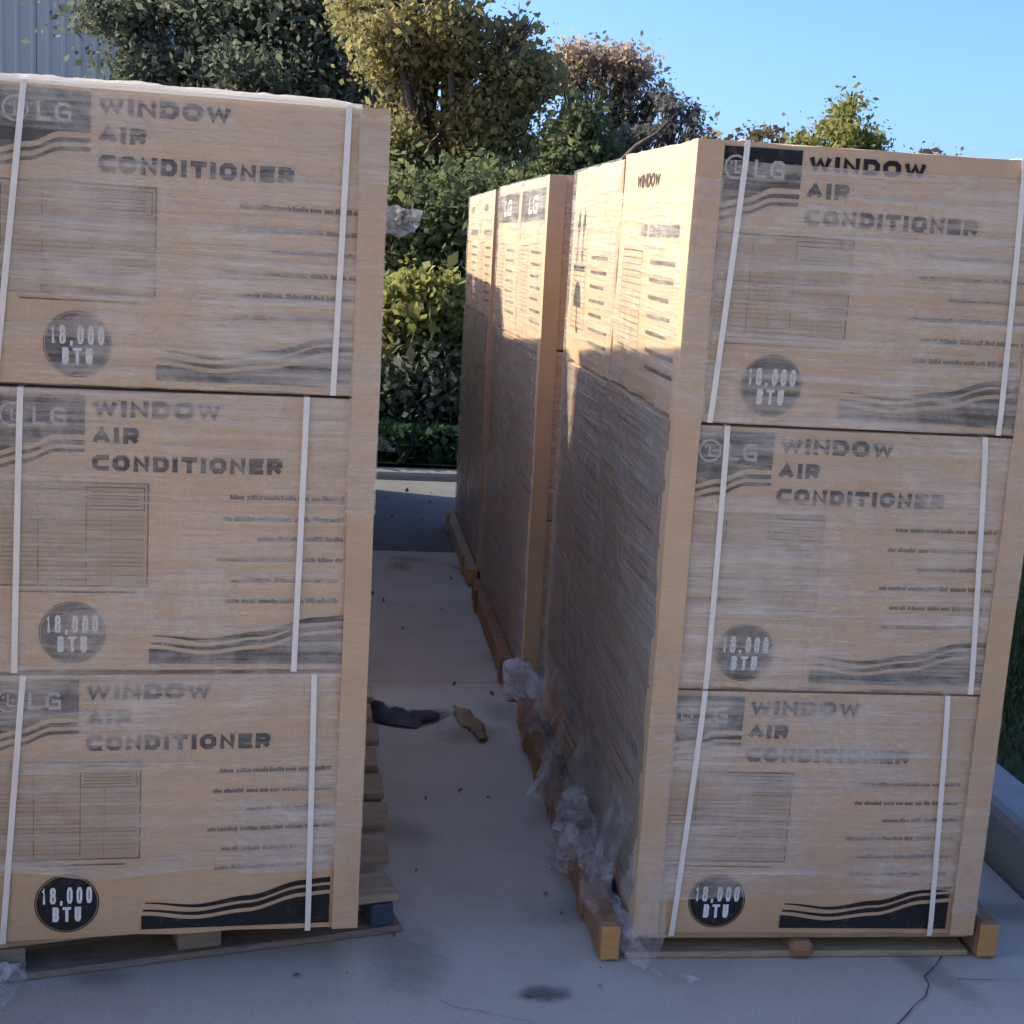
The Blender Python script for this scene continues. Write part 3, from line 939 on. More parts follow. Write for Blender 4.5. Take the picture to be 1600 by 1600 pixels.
CBOARD = KRAFT
def corner_board(label, f, yaw, rx, ry, sx, zb, hgt, leg=.046, legs=.04, wraps=()):
    """upright angle of pressed paper; sx = -1 wraps the near corner at x = 0, +1 the one at x = W"""
    th = .003; g = .0035
    m = MB(); n = 24
    if sx < 0: prof = [(leg, -.0085), (-g, -.0085), (-g, legs), (-g - th, legs), (-g - th, -.0085 - th), (leg, -.0085 - th)]
    else: prof = [(W - leg, -.0085), (W + g, -.0085), (W + g, legs), (W + g + th, legs), (W + g + th, -.0085 - th), (W - leg, -.0085 - th)]
    vs = []
    for i in range(n + 1):
        z = hgt * i / n
        ox = .0015 * noise.noise((z * 4, sx, yaw * 9)); oy = .0015 * noise.noise((z * 4, sx + 5, yaw * 9))
        vs += [(x + ox, y + oy, z) for x, y in prof]
    k = 6
    fs = [(i * k + j, i * k + (j + 1) % k, (i + 1) * k + (j + 1) % k, (i + 1) * k + j) for i in range(n) for j in range(k)] + [(0, 1, 2, 3, 4, 5), tuple(n * k + j for j in range(k))]
    o = m.add(vs, fs).build('corner_board', CBOARD)
    o.location = f; o.rotation_euler = (rx, ry, yaw)
    tag(o, label, 'corner board', 'upright paper corner boards on the stacks')
    # patches of film that run on over the board
    for z0, z1 in wraps:
        m = MB(); vs = []; n2 = 40
        x0, x1 = (leg + .004, -.008) if sx < 0 else (W - leg - .004, W + .008)
        for i in range(9):
            x = x0 + (x1 - x0) * i / 8
            for j in range(n2 + 1):
                z = z0 + (z1 - z0) * j / n2 + (.012 * noise.noise((x * 30, z0, 2)) if j in (0, n2) else 0)
                vs.append((x, -.0135 - .0012 * noise.noise((x * 12, z * 40, sx)), z))
        m.add(vs, [(i * (n2 + 1) + j, (i + 1) * (n2 + 1) + j, (i + 1) * (n2 + 1) + j + 1, i * (n2 + 1) + j + 1) for i in range(8) for j in range(n2)])
        m.build('stretch_film', FILM_C, o, True)
corner_board('pale corner board on the aisle edge of the stack with the crooked pallet', FL(-W, 0, BL + .004), LA, -.02, .0076, 1, 0, 3 * H - .012, wraps=((.86, 1.62), (.13, .46)))
corner_board('pale corner board where the sunlit side meets the front of the kerb stack', FR(0, 0, BR + .004), RA, .0107, .0063, -1, 0, 3 * H - .012, wraps=((1.10, 1.56), (.08, .62)))
c = FR(-.022, 1.76, BR + .004); corner_board('pale corner board on the near edge of the third stack in the kerb row', c, RA + .014, 0, 0, -1, 0, 3 * H - .012)
c = FR(-.026, 3.35, BR + .004); corner_board('pale corner board on the near edge of the farthest stack in the kerb row', c, RA, 0, 0, -1, 0, 3 * H - .012)
corner_board('pale corner board on the kerb edge of the front kerb stack', FR(0, 0, BR + .004), RA, .0107, .0063, 1, 0, 3 * H - .012, wraps=((.05, .50), (.75, 1.52)))

# ------------------------------------------------------------------ pallets
def rotz(a): return Matrix.Rotation(a, 3, 'Z')
def board(root, name, mat, c, d, yaw=0.0, bev=.003, label=None):
    m = MB(); m.box((0, 0, 0), d, None, bev)
    o = m.build(name, mat, root)
    o.location = c; o.rotation_euler = (0, 0, yaw)
    if label: o['label'] = label
    return o
GP = 'timber pallets under the carton stacks'
def block_pallet(label, loc, yaw, wid, dep, lead=0.0):
    """deck boards across, blocks under, bottom boards; local origin front right corner, x to the left is negative"""
    root = empty('pallet', loc, (0, 0, yaw)); tag(root, label, 'pallet', GP)
    rnd = random.Random(4)
    nb = int(dep / .195)
    for i in range(nb):
        y = .075 + i * .195
        a = lead if i == 0 else rnd.uniform(-.012, .012) + (lead * .12 if i == 1 else 0)
        L = wid + rnd.uniform(-.015, .02)
        xr = .0 + rnd.uniform(-.012, .006)
        cx, cy = xr - L / 2 * math.cos(a), y - L / 2 * math.sin(a)
        board(root, 'deck_board', WOOD, (cx, cy, .0755), (L, .138 if i else .12, .018), a)
    for i, yy in enumerate((.06, dep / 2, dep - .06)):
        for j in range(3):
            x = -.05 - j * (wid - .10) / 2
            y = yy + (x * math.tan(lead) if i == 0 else 0)
            blu = (i == 0 and j == 0)
            board(root, 'block', BLUE if blu else WOODG, (x + (.005 if blu else 0), y, .0415), (.05 if blu else .09, .10, .049), lead if i == 0 else 0, label='blue painted corner block' if blu else None)
    for i, yy in enumerate((.05, dep / 2, dep - .05)):
        a = lead if i == 0 else 0
        board(root, 'bottom_board', WOODG, (-wid / 2 * math.cos(a), yy - wid / 2 * math.sin(a), .0085), (wid, .10, .015), a)
    return root
block_pallet('weathered block pallet with a crooked front board and one blue corner block', (-.200, 2.905, 0), .145, .85, 1.56, .235)
def runner_pallet(label, f, yaw, t0, dep, woods):
    c = f(0, t0, 0)
    root = empty('pallet', c, (0, 0, yaw)); tag(root, label, 'pallet', GP)
    rnd = random.Random(int(t0 * 100))
    for x, wd in ((-.052, .046), (W / 2, .05), (W + .045, .05)):
        hgt = .086 if x != W / 2 else .040
        r = board(root, 'runner', woods, (x, dep / 2 - .005, hgt / 2 + .0005 + (.0 if x != W / 2 else .0)), (wd, dep + .02, hgt), 0, .009)
        if x != W / 2:
            e = MB(); e.box((0, 0, 0), (wd * .86, .006, hgt * .86), None, .002)
            e = e.build('runner_end', WOODO, r); e.location = (0, -(dep + .02) / 2 - .001, 0)
    nb = max(3, int(dep / .19))
    for i in range(nb):
        y = .06 + i * (dep - .12) / (nb - 1)
        board(root, 'deck_board', WOOD, (W / 2 - .004, y, .0495), (W + .02, .11, .017), rnd.uniform(-.006, .006))
    for y in (.04, dep - .05):
        board(root, 'bottom_board', WOOD, (W / 2 - .004, y, .008), (W + .026, .09, .014), 0)
    for y in (.2, dep - .22):     # battens nailed along the outer face
        board(root, 'cleat', woods, (-.079, y, .052), (.012, .05, .085), 0)
    return root
runner_pallet('front pallet of the kerb row, with orange runner ends', FR, RA, 0.01, .72, WOODR)
runner_pallet('red-brown pallet second from the front in the kerb row', FR, RA - .004, .775, .72, WOODR)
runner_pallet('long pallet under the third stack of the kerb row', FR, RA, 1.745, 1.36, WOODR)
runner_pallet('long pallet under the farthest stack by the back kerb', FR, RA, 3.33, 1.36, WOOD)
c = FL(.02, 1.74); block_pallet('pallet hidden behind the crooked pallet', (c[0], c[1], 0), LA, .78, 1.36)
block_pallet('pallet of the unseen stack added to shade the foreground', (-1.09, 2.36, 0), LA, .78, .76)
block_pallet('pallet under the third stack behind the crooked one', (-.70, 5.79, 0), .10, .78, 1.36)
block_pallet('pallet under the unseen stack added to shade the aisle end', (-.84, 7.17, 0), .10, .78, 1.34)

# ------------------------------------------------------------------ loose film
def crumple(name, label, pts_fn, nu, nv, amp, freq, seed, mat=FILM_L, thick=.0):
    m = MB(); vs = []
    for i in range(nu + 1):
        for j in range(nv + 1):
            p = Vector(pts_fn(i / nu, j / nv))
            q = Vector((noise.noise(p * freq + Vector((seed, 0, 0))), noise.noise(p * freq + Vector((0, seed, 5))), noise.noise(p * freq + Vector((7, 0, seed)))))
            q2 = Vector((noise.noise(p * freq * 2.7 + Vector((seed, 0, 0))), noise.noise(p * freq * 2.7 + Vector((0, seed, 5))), noise.noise(p * freq * 2.7 + Vector((7, 0, seed)))))
            p = p + q * amp + q2 * amp * .45
            p.z = max(p.z, .006)
            vs.append(p)
    k = nv + 1
    m.add(vs, [(i * k + j, (i + 1) * k + j, (i + 1) * k + j + 1, i * k + j + 1) for i in range(nu) for j in range(nv)])
    o = m.build(name, mat, None, True)
    tag(o, label, 'plastic film', 'loose ends of stretch film')
    return o
def lump(c, r):
    return lambda a, b: (c[0] + r[0] * math.cos(2 * math.pi * a) * math.sin(math.pi * b), c[1] + r[1] * math.sin(2 * math.pi * a) * math.sin(math.pi * b), c[2] + r[2] * math.cos(math.pi * b))
crumple('film_scrap', 'white film balled on the second kerb row pallet, pale blue in the shade', lump((.055, 4.42, .10), (.06, .10, .05)), 26, 18, .045, 14, 3)
crumple('film_scrap', 'white film bunched at the corner of the front kerb row pallet', lump((.19, 3.28, .10), (.045, .13, .085)), 30, 22, .045, 15, 8)
def tail(a, b):
    # falls from the pallet corner and trails onto the concrete in front of it
    P = [(.205, 3.16, .15), (.235, 2.98, .10), (.275, 2.84, .05), (.33, 2.78, .012), (.385, 2.755, .008), (.42, 2.75, .008)]
    x = a * (len(P) - 1); i = min(int(x), len(P) - 2); t = x - i
    p = Vector(P[i]).lerp(Vector(P[i + 1]), t)
    wd = .105 * (1 - .45 * abs(a - .5))
    return p + Vector((.55, -.5, .45 if a < .45 else .06)) * (b - .5) * wd
crumple('film_tail', 'twisted film tail trailing from the orange-ended pallet onto the concrete', tail, 40, 8, .022, 22, 12)
def flap(a, b):
    p = Vector((.168, 3.86, .16)).lerp(Vector((.095, 3.58, .07)), a)
    return p + Vector((.02, .03, .065 * (1 - .75 * a))) * (b - .5) * 2
crumple('film_flap', 'pale film flap sticking out from the red-brown pallet', flap, 24, 10, .018, 16, 21)
crumple('film_scrap', 'white film scrap on the concrete below the crooked pallet', lambda a, b: (-1.0 + .10 * a, 2.50 + .14 * b, .02 + .05 * (1 - a) * b), 20, 20, .04, 20, 31)
crumple('film_flap', 'pale film flap at eye height behind the crooked pallet stack', lambda a, b: (-.86 + .36 * a, 6.42 + .05 * b, 1.42 + .10 * a + (.22 * b) * (1 - .75 * a)), 22, 12, .05, 9, 41)
crumple('film_flap', 'small pale film flap at knee height behind the crooked pallet stack', lambda a, b: (-.80 + .26 * a, 6.42 + .04 * b, .52 + .26 * b * (1 - a)), 20, 12, .04, 9, 51)
def skirt(a, b):
    p = Vector(FR(-.012, .03 + 1.30 * a, .30))
    q = Vector(FR(-.085 - .02 * math.sin(a * 23), .01 + 1.32 * a, .085 + .05 * math.sin(a * 17 + 1) * (1 if a > .1 else .2)))
    return p.lerp(q, b)
crumple('film_skirt', 'torn clear film hanging over the pallet edge along the shaded aisle side', skirt, 90, 14, .016, 18, 61, FILM_K)
def drape(a, b):
    p = Vector(FR(-.010 - .06 * b, .02 - .05 * a * b, .22 * (1 - b) + .03))
    return p + Vector((.10 * a, -.035 * a * (.3 + b), 0))
crumple('film_drape', 'clear film pulled round the lower corner of the front kerb stack', drape, 20, 24, .014, 20, 71, FILM_K)
m = MB(); vs = []
for i in range(13):
    t = i / 12
    p = Vector(FR(-.012, .10, 1.10)).lerp(Vector(FR(-.014, .14, .84)), t) + Vector((-.004 * math.sin(9 * t), .012 * math.sin(7 * t), 0))
    ww = .022 * (1 - t) ** 1.5 + .004
    vs += [p + Vector((-.004, ww, 0)), p - Vector((.006, ww, 0))]
m.add(vs, [(2 * i, 2 * i + 1, 2 * i + 3, 2 * i + 2) for i in range(12)])
tag(m.build('film_tail', FILM_L, None, True), 'thin white film tail hanging on the shaded side of the front kerb stack', 'plastic film', 'loose ends of stretch film')

# ------------------------------------------------------------------ plants
def leaves_mesh(name, P, size, mat, rng, flat=.0, elong=1.7):
    n = len(P)
    d = rng.normal(size=(n, 3)); d[:, 2] -= .25; d /= np.linalg.norm(d, axis=1)[:, None]
    e = rng.normal(size=(n, 3)); e -= (e * d).sum(1)[:, None] * d; e /= np.linalg.norm(e, axis=1)[:, None]
    nn = np.cross(d, e)
    s = size * np.clip(rng.lognormal(-.15, .42, n), .35, 2.0)[:, None]
    a = P - d * s * elong / 2; b = P + e * s * .5 + nn * s * .12; c = P + d * s * elong / 2; f = P - e * s * .5 + nn * s * .12
    V = np.stack([a, b, c, f], 1).reshape(-1, 3)
    me = bpy.data.meshes.new(name)
    me.vertices.add(4 * n); me.vertices.foreach_set('co', V.astype(np.float32).ravel())
    me.loops.add(4 * n); me.loops.foreach_set('vertex_index', np.arange(4 * n, dtype=np.int32))
    me.polygons.add(n); me.polygons.foreach_set('loop_start', np.arange(0, 4 * n, 4, dtype=np.int32)); me.polygons.foreach_set('loop_total', np.full(n, 4, np.int32))
    me.materials.append(mat); me.update(calc_edges=True); me.validate()
    return me
def crown_points(blobs, n, rng, tight=.16):
    """leaf positions in twig clusters spread through the blobs, denser to the outside"""
    vol = np.array([b[1] * b[2] * b[3] for b in blobs]) ** .8; vol = vol / vol.sum()
    out = []
    for b, v in zip(blobs, vol):
        k = int(n * v); c = np.array(b[0]); r = np.array(b[1:4])
        nc = max(6, int(k / 26))
        q = rng.normal(size=(nc, 3)); q /= np.linalg.norm(q, axis=1)[:, None]
        q *= (rng.uniform(0, 1, nc) ** .42)[:, None]
        cen = c + q * r * rng.uniform(.8, 1.12, nc)[:, None]
        idx = rng.integers(0, nc, k)
        sp = rng.uniform(.5, 1.4, nc)[idx][:, None] * tight
        out.append(cen[idx] + rng.normal(size=(k, 3)) * sp * np.array([1, 1, .75]))
    return np.concatenate(out)
def plant(name, label, cat_, base, blobs, n, size, mat, seed, trunk_r=.09, group=None, tight=.16, fork=.35, twigs=0):
    rng = np.random.default_rng(seed); rnd = random.Random(seed)
    root = empty(name, base); tag(root, label, cat_, group)
    B = Vector(base)
    bl = [((b[0][0] - base[0], b[0][1] - base[1], b[0][2] - base[2]), *b[1:]) for b in blobs]
    if trunk_r:
        top = max(bl, key=lambda b: b[0][2])
        tz = top[0][2]
        mid = Vector((0, 0, tz * fork))
        m = MB()
        m.tube([(0, 0, -.15), (trunk_r * .3, 0, tz * fork * .5), mid], [trunk_r * 1.25, trunk_r, trunk_r * .85], 9)
        m.build('trunk', BARK, root, True)
        m = MB()
        for b in bl:
            c_ = Vector(b[0])
            st_ = mid * rnd.uniform(.8, 1.0)
            k1 = st_.lerp(c_, .4) + Vector((rnd.uniform(-.1, .1), rnd.uniform(-.1, .1), .08 * tz * rnd.random()))
            r0 = trunk_r * rnd.uniform(.4, .65)
            m.tube([st_, k1, st_.lerp(c_, .75) + Vector((rnd.uniform(-.06, .06), 0, .04)), c_], [r0, r0 * .75, r0 * .5, r0 * .25], 6)
            for _ in range(5 + twigs):
                e = c_ + Vector((rnd.uniform(-1, 1) * b[1], rnd.uniform(-1, 1) * b[2], rnd.uniform(-.4, 1) * b[3])) * .95
                s0 = k1.lerp(c_, rnd.uniform(.3, 1))
                m.tube([s0, s0.lerp(e, .5) + Vector((rnd.uniform(-.05, .05), rnd.uniform(-.05, .05), .05)), e], [r0 * .35, r0 * .2, r0 * .06], 4)
        m.build('limb', BARK, root, True)
    P = crown_points(bl, n, rng, tight)
    P = P[P[:, 2] > .02]
    link('crown' if trunk_r else 'foliage', leaves_mesh('crown', P, size, mat, rng), root)
    return root

DARKLEAF = mat_leaf('dark_leaf', [(.11, .13, .095), (.14, .16, .11), (.17, .185, .125), (.21, .215, .15), (.28, .265, .20)], .55)
OLIVE = mat_leaf('olive_leaf', [(.17, .19, .10), (.24, .23, .11), (.33, .29, .12), (.42, .33, .14), (.38, .27, .16)], .55)
GREEN = mat_leaf('green_leaf', [(.10, .13, .065), (.14, .17, .08), (.20, .22, .095), (.29, .285, .13)], .52)
RUST = mat_leaf('rust_leaf', [(.24, .22, .13), (.36, .29, .18), (.44, .33, .23), (.48, .38, .30)], .6)
YELL = mat_leaf('yellow_leaf', [(.14, .18, .06), (.25, .26, .08), (.36, .33, .10), (.43, .38, .12)], .5)
GREY = mat_leaf('grey_leaf', [(.14, .15, .14), (.20, .20, .18), (.26, .23, .21)], .45)
BRUSH = mat_leaf('dry_leaf', [(.12, .09, .05), (.18, .13, .07), (.22, .17, .10), (.10, .10, .05)], .3)

def ragged(blobs, k, seed, f=.5, spread=1.0):
    """breaks each crown lobe into several smaller uneven ones with gaps between them"""
    r = random.Random(seed); out = []
    for c, rx, ry, rz in blobs:
        for _ in range(k):
            d = Vector((r.gauss(0, 1), r.gauss(0, 1), r.gauss(0, 1))).normalized() * (r.random() ** .5) * spread
            g = f * r.uniform(.55, 1.25)
            out.append(((c[0] + d.x * rx * .85, c[1] + d.y * ry * .85, c[2] + d.z * rz * .85), rx * g, ry * g, rz * g))
    return out
# dark evergreen beside the metal building
plant('evergreen_tree', 'tall dark evergreen tree in front of the grey metal building', 'tree', (-2.7, 14.6, .3),
  ragged([((-2.8, 14.6, 1.6), 1.3, 1.2, .9), ((-2.75, 14.5, 2.7), 1.4, 1.2, .9), ((-3.2, 14.6, 3.5), 1.0, 1.0, .7), ((-2.2, 14.6, 3.6), 1.0, 1.0, .7), ((-1.75, 14.6, 2.7), .85, 1, .8), ((-3.75, 14.3, 2.9), .5, .6, .45), ((-4.0, 14.2, 3.5), .40, .5, .3), ((-1.6, 14.4, 1.4), .9, .9, .9)], 4, 5, .55),
  80000, .041, DARKLEAF, 1, .17, tight=.13)
# yellowing tree in the middle
plant('yellowing_tree', 'olive and yellow autumn tree rising behind the gap between the stacks', 'tree', (-.75, 12.3, .2),
  ragged([((-1.15, 12.2, 2.95), .62, .7, .55), ((-.55, 12.2, 2.85), .60, .7, .5), ((-.12, 12.3, 2.78), .40, .6, .42), ((-1.25, 12.1, 2.2), .55, .6, .5), ((-.75, 12.0, 2.2), .6, .6, .5), ((-1.0, 12.2, 3.6), .5, .6, .45), ((-.35, 12.1, 2.3), .45, .5, .4), ((-.2, 12.2, 3.12), .22, .3, .16), ((-1.4, 12.6, 3.4), .5, .6, .5)], 5, 6, .42),
  38000, .034, OLIVE, 2, .11, tight=.085, twigs=1)
plant('green_tree', 'bluish green tree beside the olive one, over the kerb row', 'tree', (.25, 11.6, .2),
  ragged([((.25, 11.5, 2.30), .36, .5, .36), ((.46, 11.5, 2.42), .24, .35, .22), ((.0, 11.4, 2.05), .4, .5, .4), ((.38, 11.5, 2.0), .32, .5, .36), ((.05, 11.5, 1.5), .5, .5, .5), ((.58, 11.5, 2.15), .16, .25, .2), ((-.35, 11.3, 1.6), .45, .5, .55)], 5, 7, .45),
  26000, .031, GREEN, 3, .08, tight=.075, twigs=1)
plant('rust_tree', 'thin pinkish brown tree against the sky above the kerb row', 'tree', (.62, 13.6, .2),
  ragged([((.60, 13.5, 3.12), .40, .5, .24), ((.92, 13.5, 3.02), .28, .4, .2), ((.25, 13.5, 3.08), .36, .4, .25), ((.72, 13.5, 2.75), .30, .4, .18), ((1.06, 13.5, 2.86), .15, .2, .12)], 6, 8, .42),
  5200, .028, RUST, 4, .06, tight=.085, twigs=3)
plant('bare_tree', 'half bare grey tree with a dark leaning branch above the kerb row', 'tree', (.95, 12.6, .2),
  ragged([((1.22, 12.6, 2.66), .19, .3, .16), ((1.0, 12.6, 2.48), .24, .3, .14), ((.75, 12.6, 2.40), .24, .3, .18), ((1.32, 12.5, 2.50), .14, .2, .12)], 5, 9, .45),
  2400, .026, GREY, 5, .045, tight=.06, twigs=4)
m = MB(); m.tube([(.50, 9.75, 1.4), (.575, 9.7, 2.02), (.68, 9.65, 2.14), (.80, 9.6, 2.22), (.93, 9.6, 2.36)], [.03, .024, .016, .011, .004], 7)
m.tube([(.80, 9.6, 2.22), (.87, 9.6, 2.22), (.95, 9.6, 2.27)], [.010, .007, .003], 6)
snag = empty('snag', (.5, 9.75, .15)); tag(snag, 'dark leafless snag leaning over the top of the kerb row', 'tree')
m2 = MB(); m2.tube([(.0, 0, -.1), (-.02, 0, .6), (0, 0, 1.28)], [.05, .04, .032], 8)
m2.build('trunk', BARK, snag, True)
o = m.build('limb', BARK, snag, True); o.location = (-.5, -9.75, -.15)
plant('conical_tree', 'small green pointed tree behind the front kerb stack', 'tree', (3.35, 16.1, .4),
  ragged([((3.36, 16, 2.95), .20, .25, .22), ((3.40, 16, 2.65), .32, .35, .25), ((3.05, 16, 2.58), .26, .3, .2), ((3.3, 16, 2.2), .5, .5, .45), ((3.40, 16, 3.16), .09, .12, .12), ((3.66, 16, 2.76), .10, .15, .13), ((2.9, 16, 2.72), .12, .15, .1)], 4, 10, .5),
  9000, .035, YELL, 6, .08, tight=.10)
plant('brush', 'dry thin brush showing just over the front kerb stack', 'bush', (2.7, 18, .5),
  [((2.35, 18, 2.75), .35, .4, .22), ((2.8, 18, 2.80), .3, .4, .2), ((2.1, 18, 2.7), .25, .3, .15), ((2.5, 18, 2.0), .9, .5, .6)], 3200, .05, BRUSH, 7, .05, 'dry brush beyond the kerb row', tight=.10, twigs=6)
plant('brush', 'low brown brush at the far end of the front kerb stack top', 'bush', (5.0, 18.2, .5),
  [((4.7, 18, 2.66), .4, .4, .13), ((5.1, 18, 2.62), .4, .4, .12), ((4.35, 18, 2.55), .3, .4, .12), ((5.0, 18, 2.0), 1.0, .5, .5)], 3600, .05, BRUSH, 8, .05, 'dry brush beyond the kerb row', tight=.09, twigs=4)
# bushes at the end of the gap
plant('bush', 'dark green bush filling the gap above the yellow bush', 'bush', (-.8, 11.0, .15),
  [((-1.1, 11.0, 1.5), .6, .5, .55), ((-.55, 10.9, 1.55), .5, .5, .5), ((-.85, 10.9, .8), .9, .5, .6), ((-.1, 11, 1.2), .5, .5, .7), ((-1.9, 11.2, 1.2), .7, .5, .8)], 34000, .037, GREEN, 9, .05, 'bushes behind the back kerb', tight=.12)
plant('bush', 'yellow green bush catching the sun at the end of the gap', 'bush', (-.7, 10.1, .15),
  [((-.72, 10.0, 1.02), .26, .25, .22), ((-.5, 10.0, .98), .2, .2, .2), ((-.9, 10.0, 1.0), .16, .2, .16), ((-.66, 10, .72), .3, .25, .16)], 7500, .042, YELL, 10, .035, 'bushes behind the back kerb', tight=.08)
plant('bush', 'low dark bush below the yellow one behind the back kerb', 'bush', (-.7, 9.8, .12),
  [((-.7, 9.85, .45), .5, .3, .3), ((-1.2, 9.9, .5), .5, .3, .35), ((-.2, 9.9, .5), .4, .3, .35)], 15000, .04, DARKLEAF, 11, .03, 'bushes behind the back kerb', tight=.10)
plant('bush', 'dark olive bush on the lawn past the kerb', 'bush', (3.3, 9.2, .1),
  [((3.2, 9.2, .42), .45, .4, .35), ((3.9, 9.4, .5), .6, .4, .45)], 6000, .06, OLIVE, 12, .03, 'bushes behind the back kerb', tight=.10)
# rest of the tree line, to both sides of the view
GT = 'trees continuing the tree line'
k = 0
for x, y, hgt, mt in ((-8.5, 16, 4.2, GREEN), (-11.5, 15, 5, OLIVE), (6.5, 24, 2.4, OLIVE), (9.5, 22, 2.6, GREEN), (13, 24, 3, OLIVE)):
    k += 1
    plant('tree', ('broad green tree past the far end of the metal building', 'tall olive tree past the far end of the metal building', 'low olive tree far beyond the lawn', 'low green tree far beyond the lawn', 'rounded olive tree at the edge of the lawn')[k - 1], 'tree', (x, y, .3),
      [((x, y, hgt * .6), hgt * .3, hgt * .3, hgt * .3), ((x - .7, y, hgt * .45), hgt * .25, hgt * .25, hgt * .22), ((x + .7, y, hgt * .5), hgt * .25, hgt * .25, hgt * .25)], 6000, .11, mt, 20 + k, .12, GT, tight=.2)

# ground cover, lawn blades, fallen leaves: uncountable
rng = np.random.default_rng(77)
def scatter_lot(n, p0, p1, q0, q1, z0, z1):
    p = rng.uniform(p0, p1, n); q = rng.uniform(q0, q1, n)
    x = p * math.cos(A) - q * math.sin(A); y = p * math.sin(A) + q * math.cos(A)
    return np.stack([x, y, rng.uniform(z0, z1, n)], 1)
IVY = mat_leaf('ground_ivy', [(.012, .035, .016), (.02, .05, .024), (.03, .065, .03)], .25)
P = scatter_lot(20000, -2.6, 2.2, KQ + .19, KQ + 1.6, .07, .28)
tag(link('ground_cover', leaves_mesh('ground_cover', P, .06, IVY, rng)), kind='stuff')
P = scatter_lot(500, -2.6, 2.2, KQ + .17, KQ + .4, .08, .12)
tag(link('leaf_litter', leaves_mesh('leaf_litter', P, .05, BRUSH, rng)), kind='stuff')
def blades(n, p0, p1, q0, q1, z, h):
    B = scatter_lot(n, p0, p1, q0, q1, z, z)
    an = rng.uniform(0, 2 * np.pi, n); wd = .004 + .003 * rng.random(n); hh = h * rng.uniform(.5, 1.3, n)
    dx = np.stack([np.cos(an) * wd, np.sin(an) * wd, np.zeros(n)], 1)
    ln = np.stack([rng.normal(0, .4, n) * hh, rng.normal(0, .4, n) * hh, hh], 1)
    V = np.stack([B - dx, B + dx, B + ln], 1).reshape(-1, 3)
    me = bpy.data.meshes.new('grass')
    me.vertices.add(3 * n); me.vertices.foreach_set('co', V.astype(np.float32).ravel())
    me.loops.add(3 * n); me.loops.foreach_set('vertex_index', np.arange(3 * n, dtype=np.int32))
    me.polygons.add(n); me.polygons.foreach_set('loop_start', np.arange(0, 3 * n, 3, dtype=np.int32)); me.polygons.foreach_set('loop_total', np.full(n, 3, np.int32))
    me.update(calc_edges=True)
    return me
GRASS = mat_leaf('grass_blade', [(.03, .05, .015), (.05, .075, .022), (.09, .10, .035), (.14, .13, .06)], .3)
me = blades(60000, KP + .17, KP + 3.0, 2.0, 12.0, .095, .06); me.materials.append(GRASS)
tag(link('grass', me), kind='stuff')
# litter in the gap
DARKSHEET = simple('dark_plastic_sheet', (.035, .036, .04), (.06, .062, .068), 12, .45, bmp=.4)
TANSHEET = simple('tan_card_scrap', (.20, .14, .085), (.28, .20, .12), 14, .85, bmp=.4)
def along(P, wd, hgt):
    def f(a, b):
        x = a * (len(P) - 1); i = min(int(x), len(P) - 2)
        p = Vector((*P[i], 0)).lerp(Vector((*P[i + 1], 0)), x - i)
        d = Vector((P[i + 1][0] - P[i][0], P[i + 1][1] - P[i][1], 0)).normalized(); n = Vector((-d.y, d.x, 0))
        e = math.sin(math.pi * min(max(a, .04), .96)) ** .5
        return p + n * (b - .5) * wd * e + Vector((0, 0, .008 + hgt * e * math.sin(math.pi * b)))
    return f
o = crumple('plastic_sheet', 'dark crumpled plastic sheet lying in the aisle beside the pallet slats', along([(-.43, 4.42), (-.37, 4.31), (-.29, 4.27), (-.20, 4.34)], .10, .035), 36, 12, .018, 16, 81, DARKSHEET); o['category'] = 'litter'; o['group'] = 'litter in the aisle'
o = crumple('card_scrap', 'tan crumpled card scrap lying in the aisle', along([(-.15, 4.45), (-.11, 4.33), (-.07, 4.24), (-.055, 4.13)], .06, .018), 30, 8, .014, 20, 91, TANSHEET); o['category'] = 'litter'; o['group'] = 'litter in the aisle'
DEAD = mat_leaf('dead_leaf', [(.14, .09, .05), (.21, .14, .075), (.27, .19, .10)], .2)
P = scatter_lot(140, -1.2, .6, 2.4, 8.5, .004, .008)
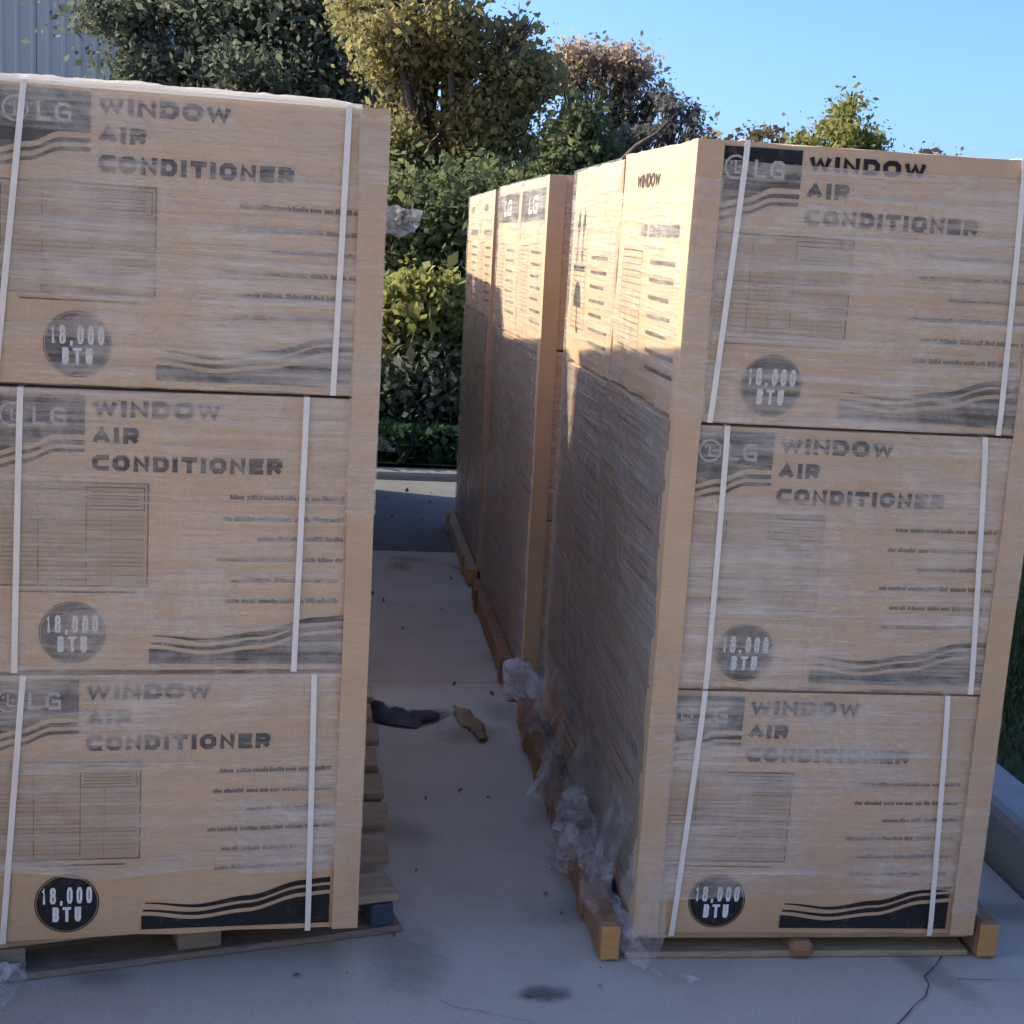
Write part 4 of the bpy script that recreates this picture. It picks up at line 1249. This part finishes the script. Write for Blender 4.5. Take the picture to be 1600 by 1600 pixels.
tag(link('leaf_specks', leaves_mesh('leaf_specks', P, .012, DEAD, rng)), kind='stuff')

# ------------------------------------------------------------------ metal building
bld = empty('metal_building', (-16, 24, 0)); tag(bld, 'grey ribbed metal building behind the dark evergreen tree', 'building')
for i in range(10):
    m = MB(); x0 = i * 1.0; prof = []
    for q in range(4):
        a = x0 + q * .25
        prof += [(a + .005 if q == 0 else a, 0), (a + .15, 0), (a + .175, -.018), (a + .215, -.018), (a + .24, 0)]
    prof += [(x0 + .995, 0)]
    vs = []
    for z in (0, 8.0): vs += [(x, y, z) for x, y in prof]
    vs += [(x0 + .005, .05, 0), (x0 + .995, .05, 0), (x0 + .005, .05, 8), (x0 + .995, .05, 8)]
    k = len(prof)
    m.add(vs, [(j, j + 1, k + j + 1, k + j) for j in range(k - 1)] + [(2 * k + 1, 2 * k, 2 * k + 2, 2 * k + 3)])
    m.build('wall_panel', METAL, bld)
m = MB(); m.box((10.02, 5, 4), (.08, 10, 8)); m.box((-.02, 5, 4), (.08, 10, 8)); m.box((5, 10, 4), (10, .1, 8)); m.build('side_wall', METALD, bld)
m = MB(); m.box((5, 5, 8.1), (10.6, 10.6, .2), None, .02); m.build('roof', METALD, bld)

# unseen pale building added behind the camera to bounce warm light on the fronts
bounce_bld = empty('bounce_building', (0, -9.5, 0)); tag(bounce_bld, 'unseen cream building added behind the camera to bounce light on the cartons', 'building')
CREAM = simple('cream_render', (.58, .52, .44), (.66, .60, .51), 3, .9, bmp=.3)
m = MB(); m.box((0, -5, 3.4), (36, 9.9, 6.8)); m.build('wall', CREAM, bounce_bld)
m = MB(); m.box((0, -5, 6.9), (36.4, 10.3, .2), None, .02); m.build('roof', METALD, bounce_bld)
for x in (-8, 0, 8):
    m = MB(); m.box((x, -.02, 1.9), (4.2, .1, 3.8), None, .01); fr = m.build('roller_door', METALD, bounce_bld)
    for q in range(14):
        m = MB(); m.box((x, .045, .14 + q * .265), (3.9, .035, .255), None, .008); m.build('slat', METAL, fr)
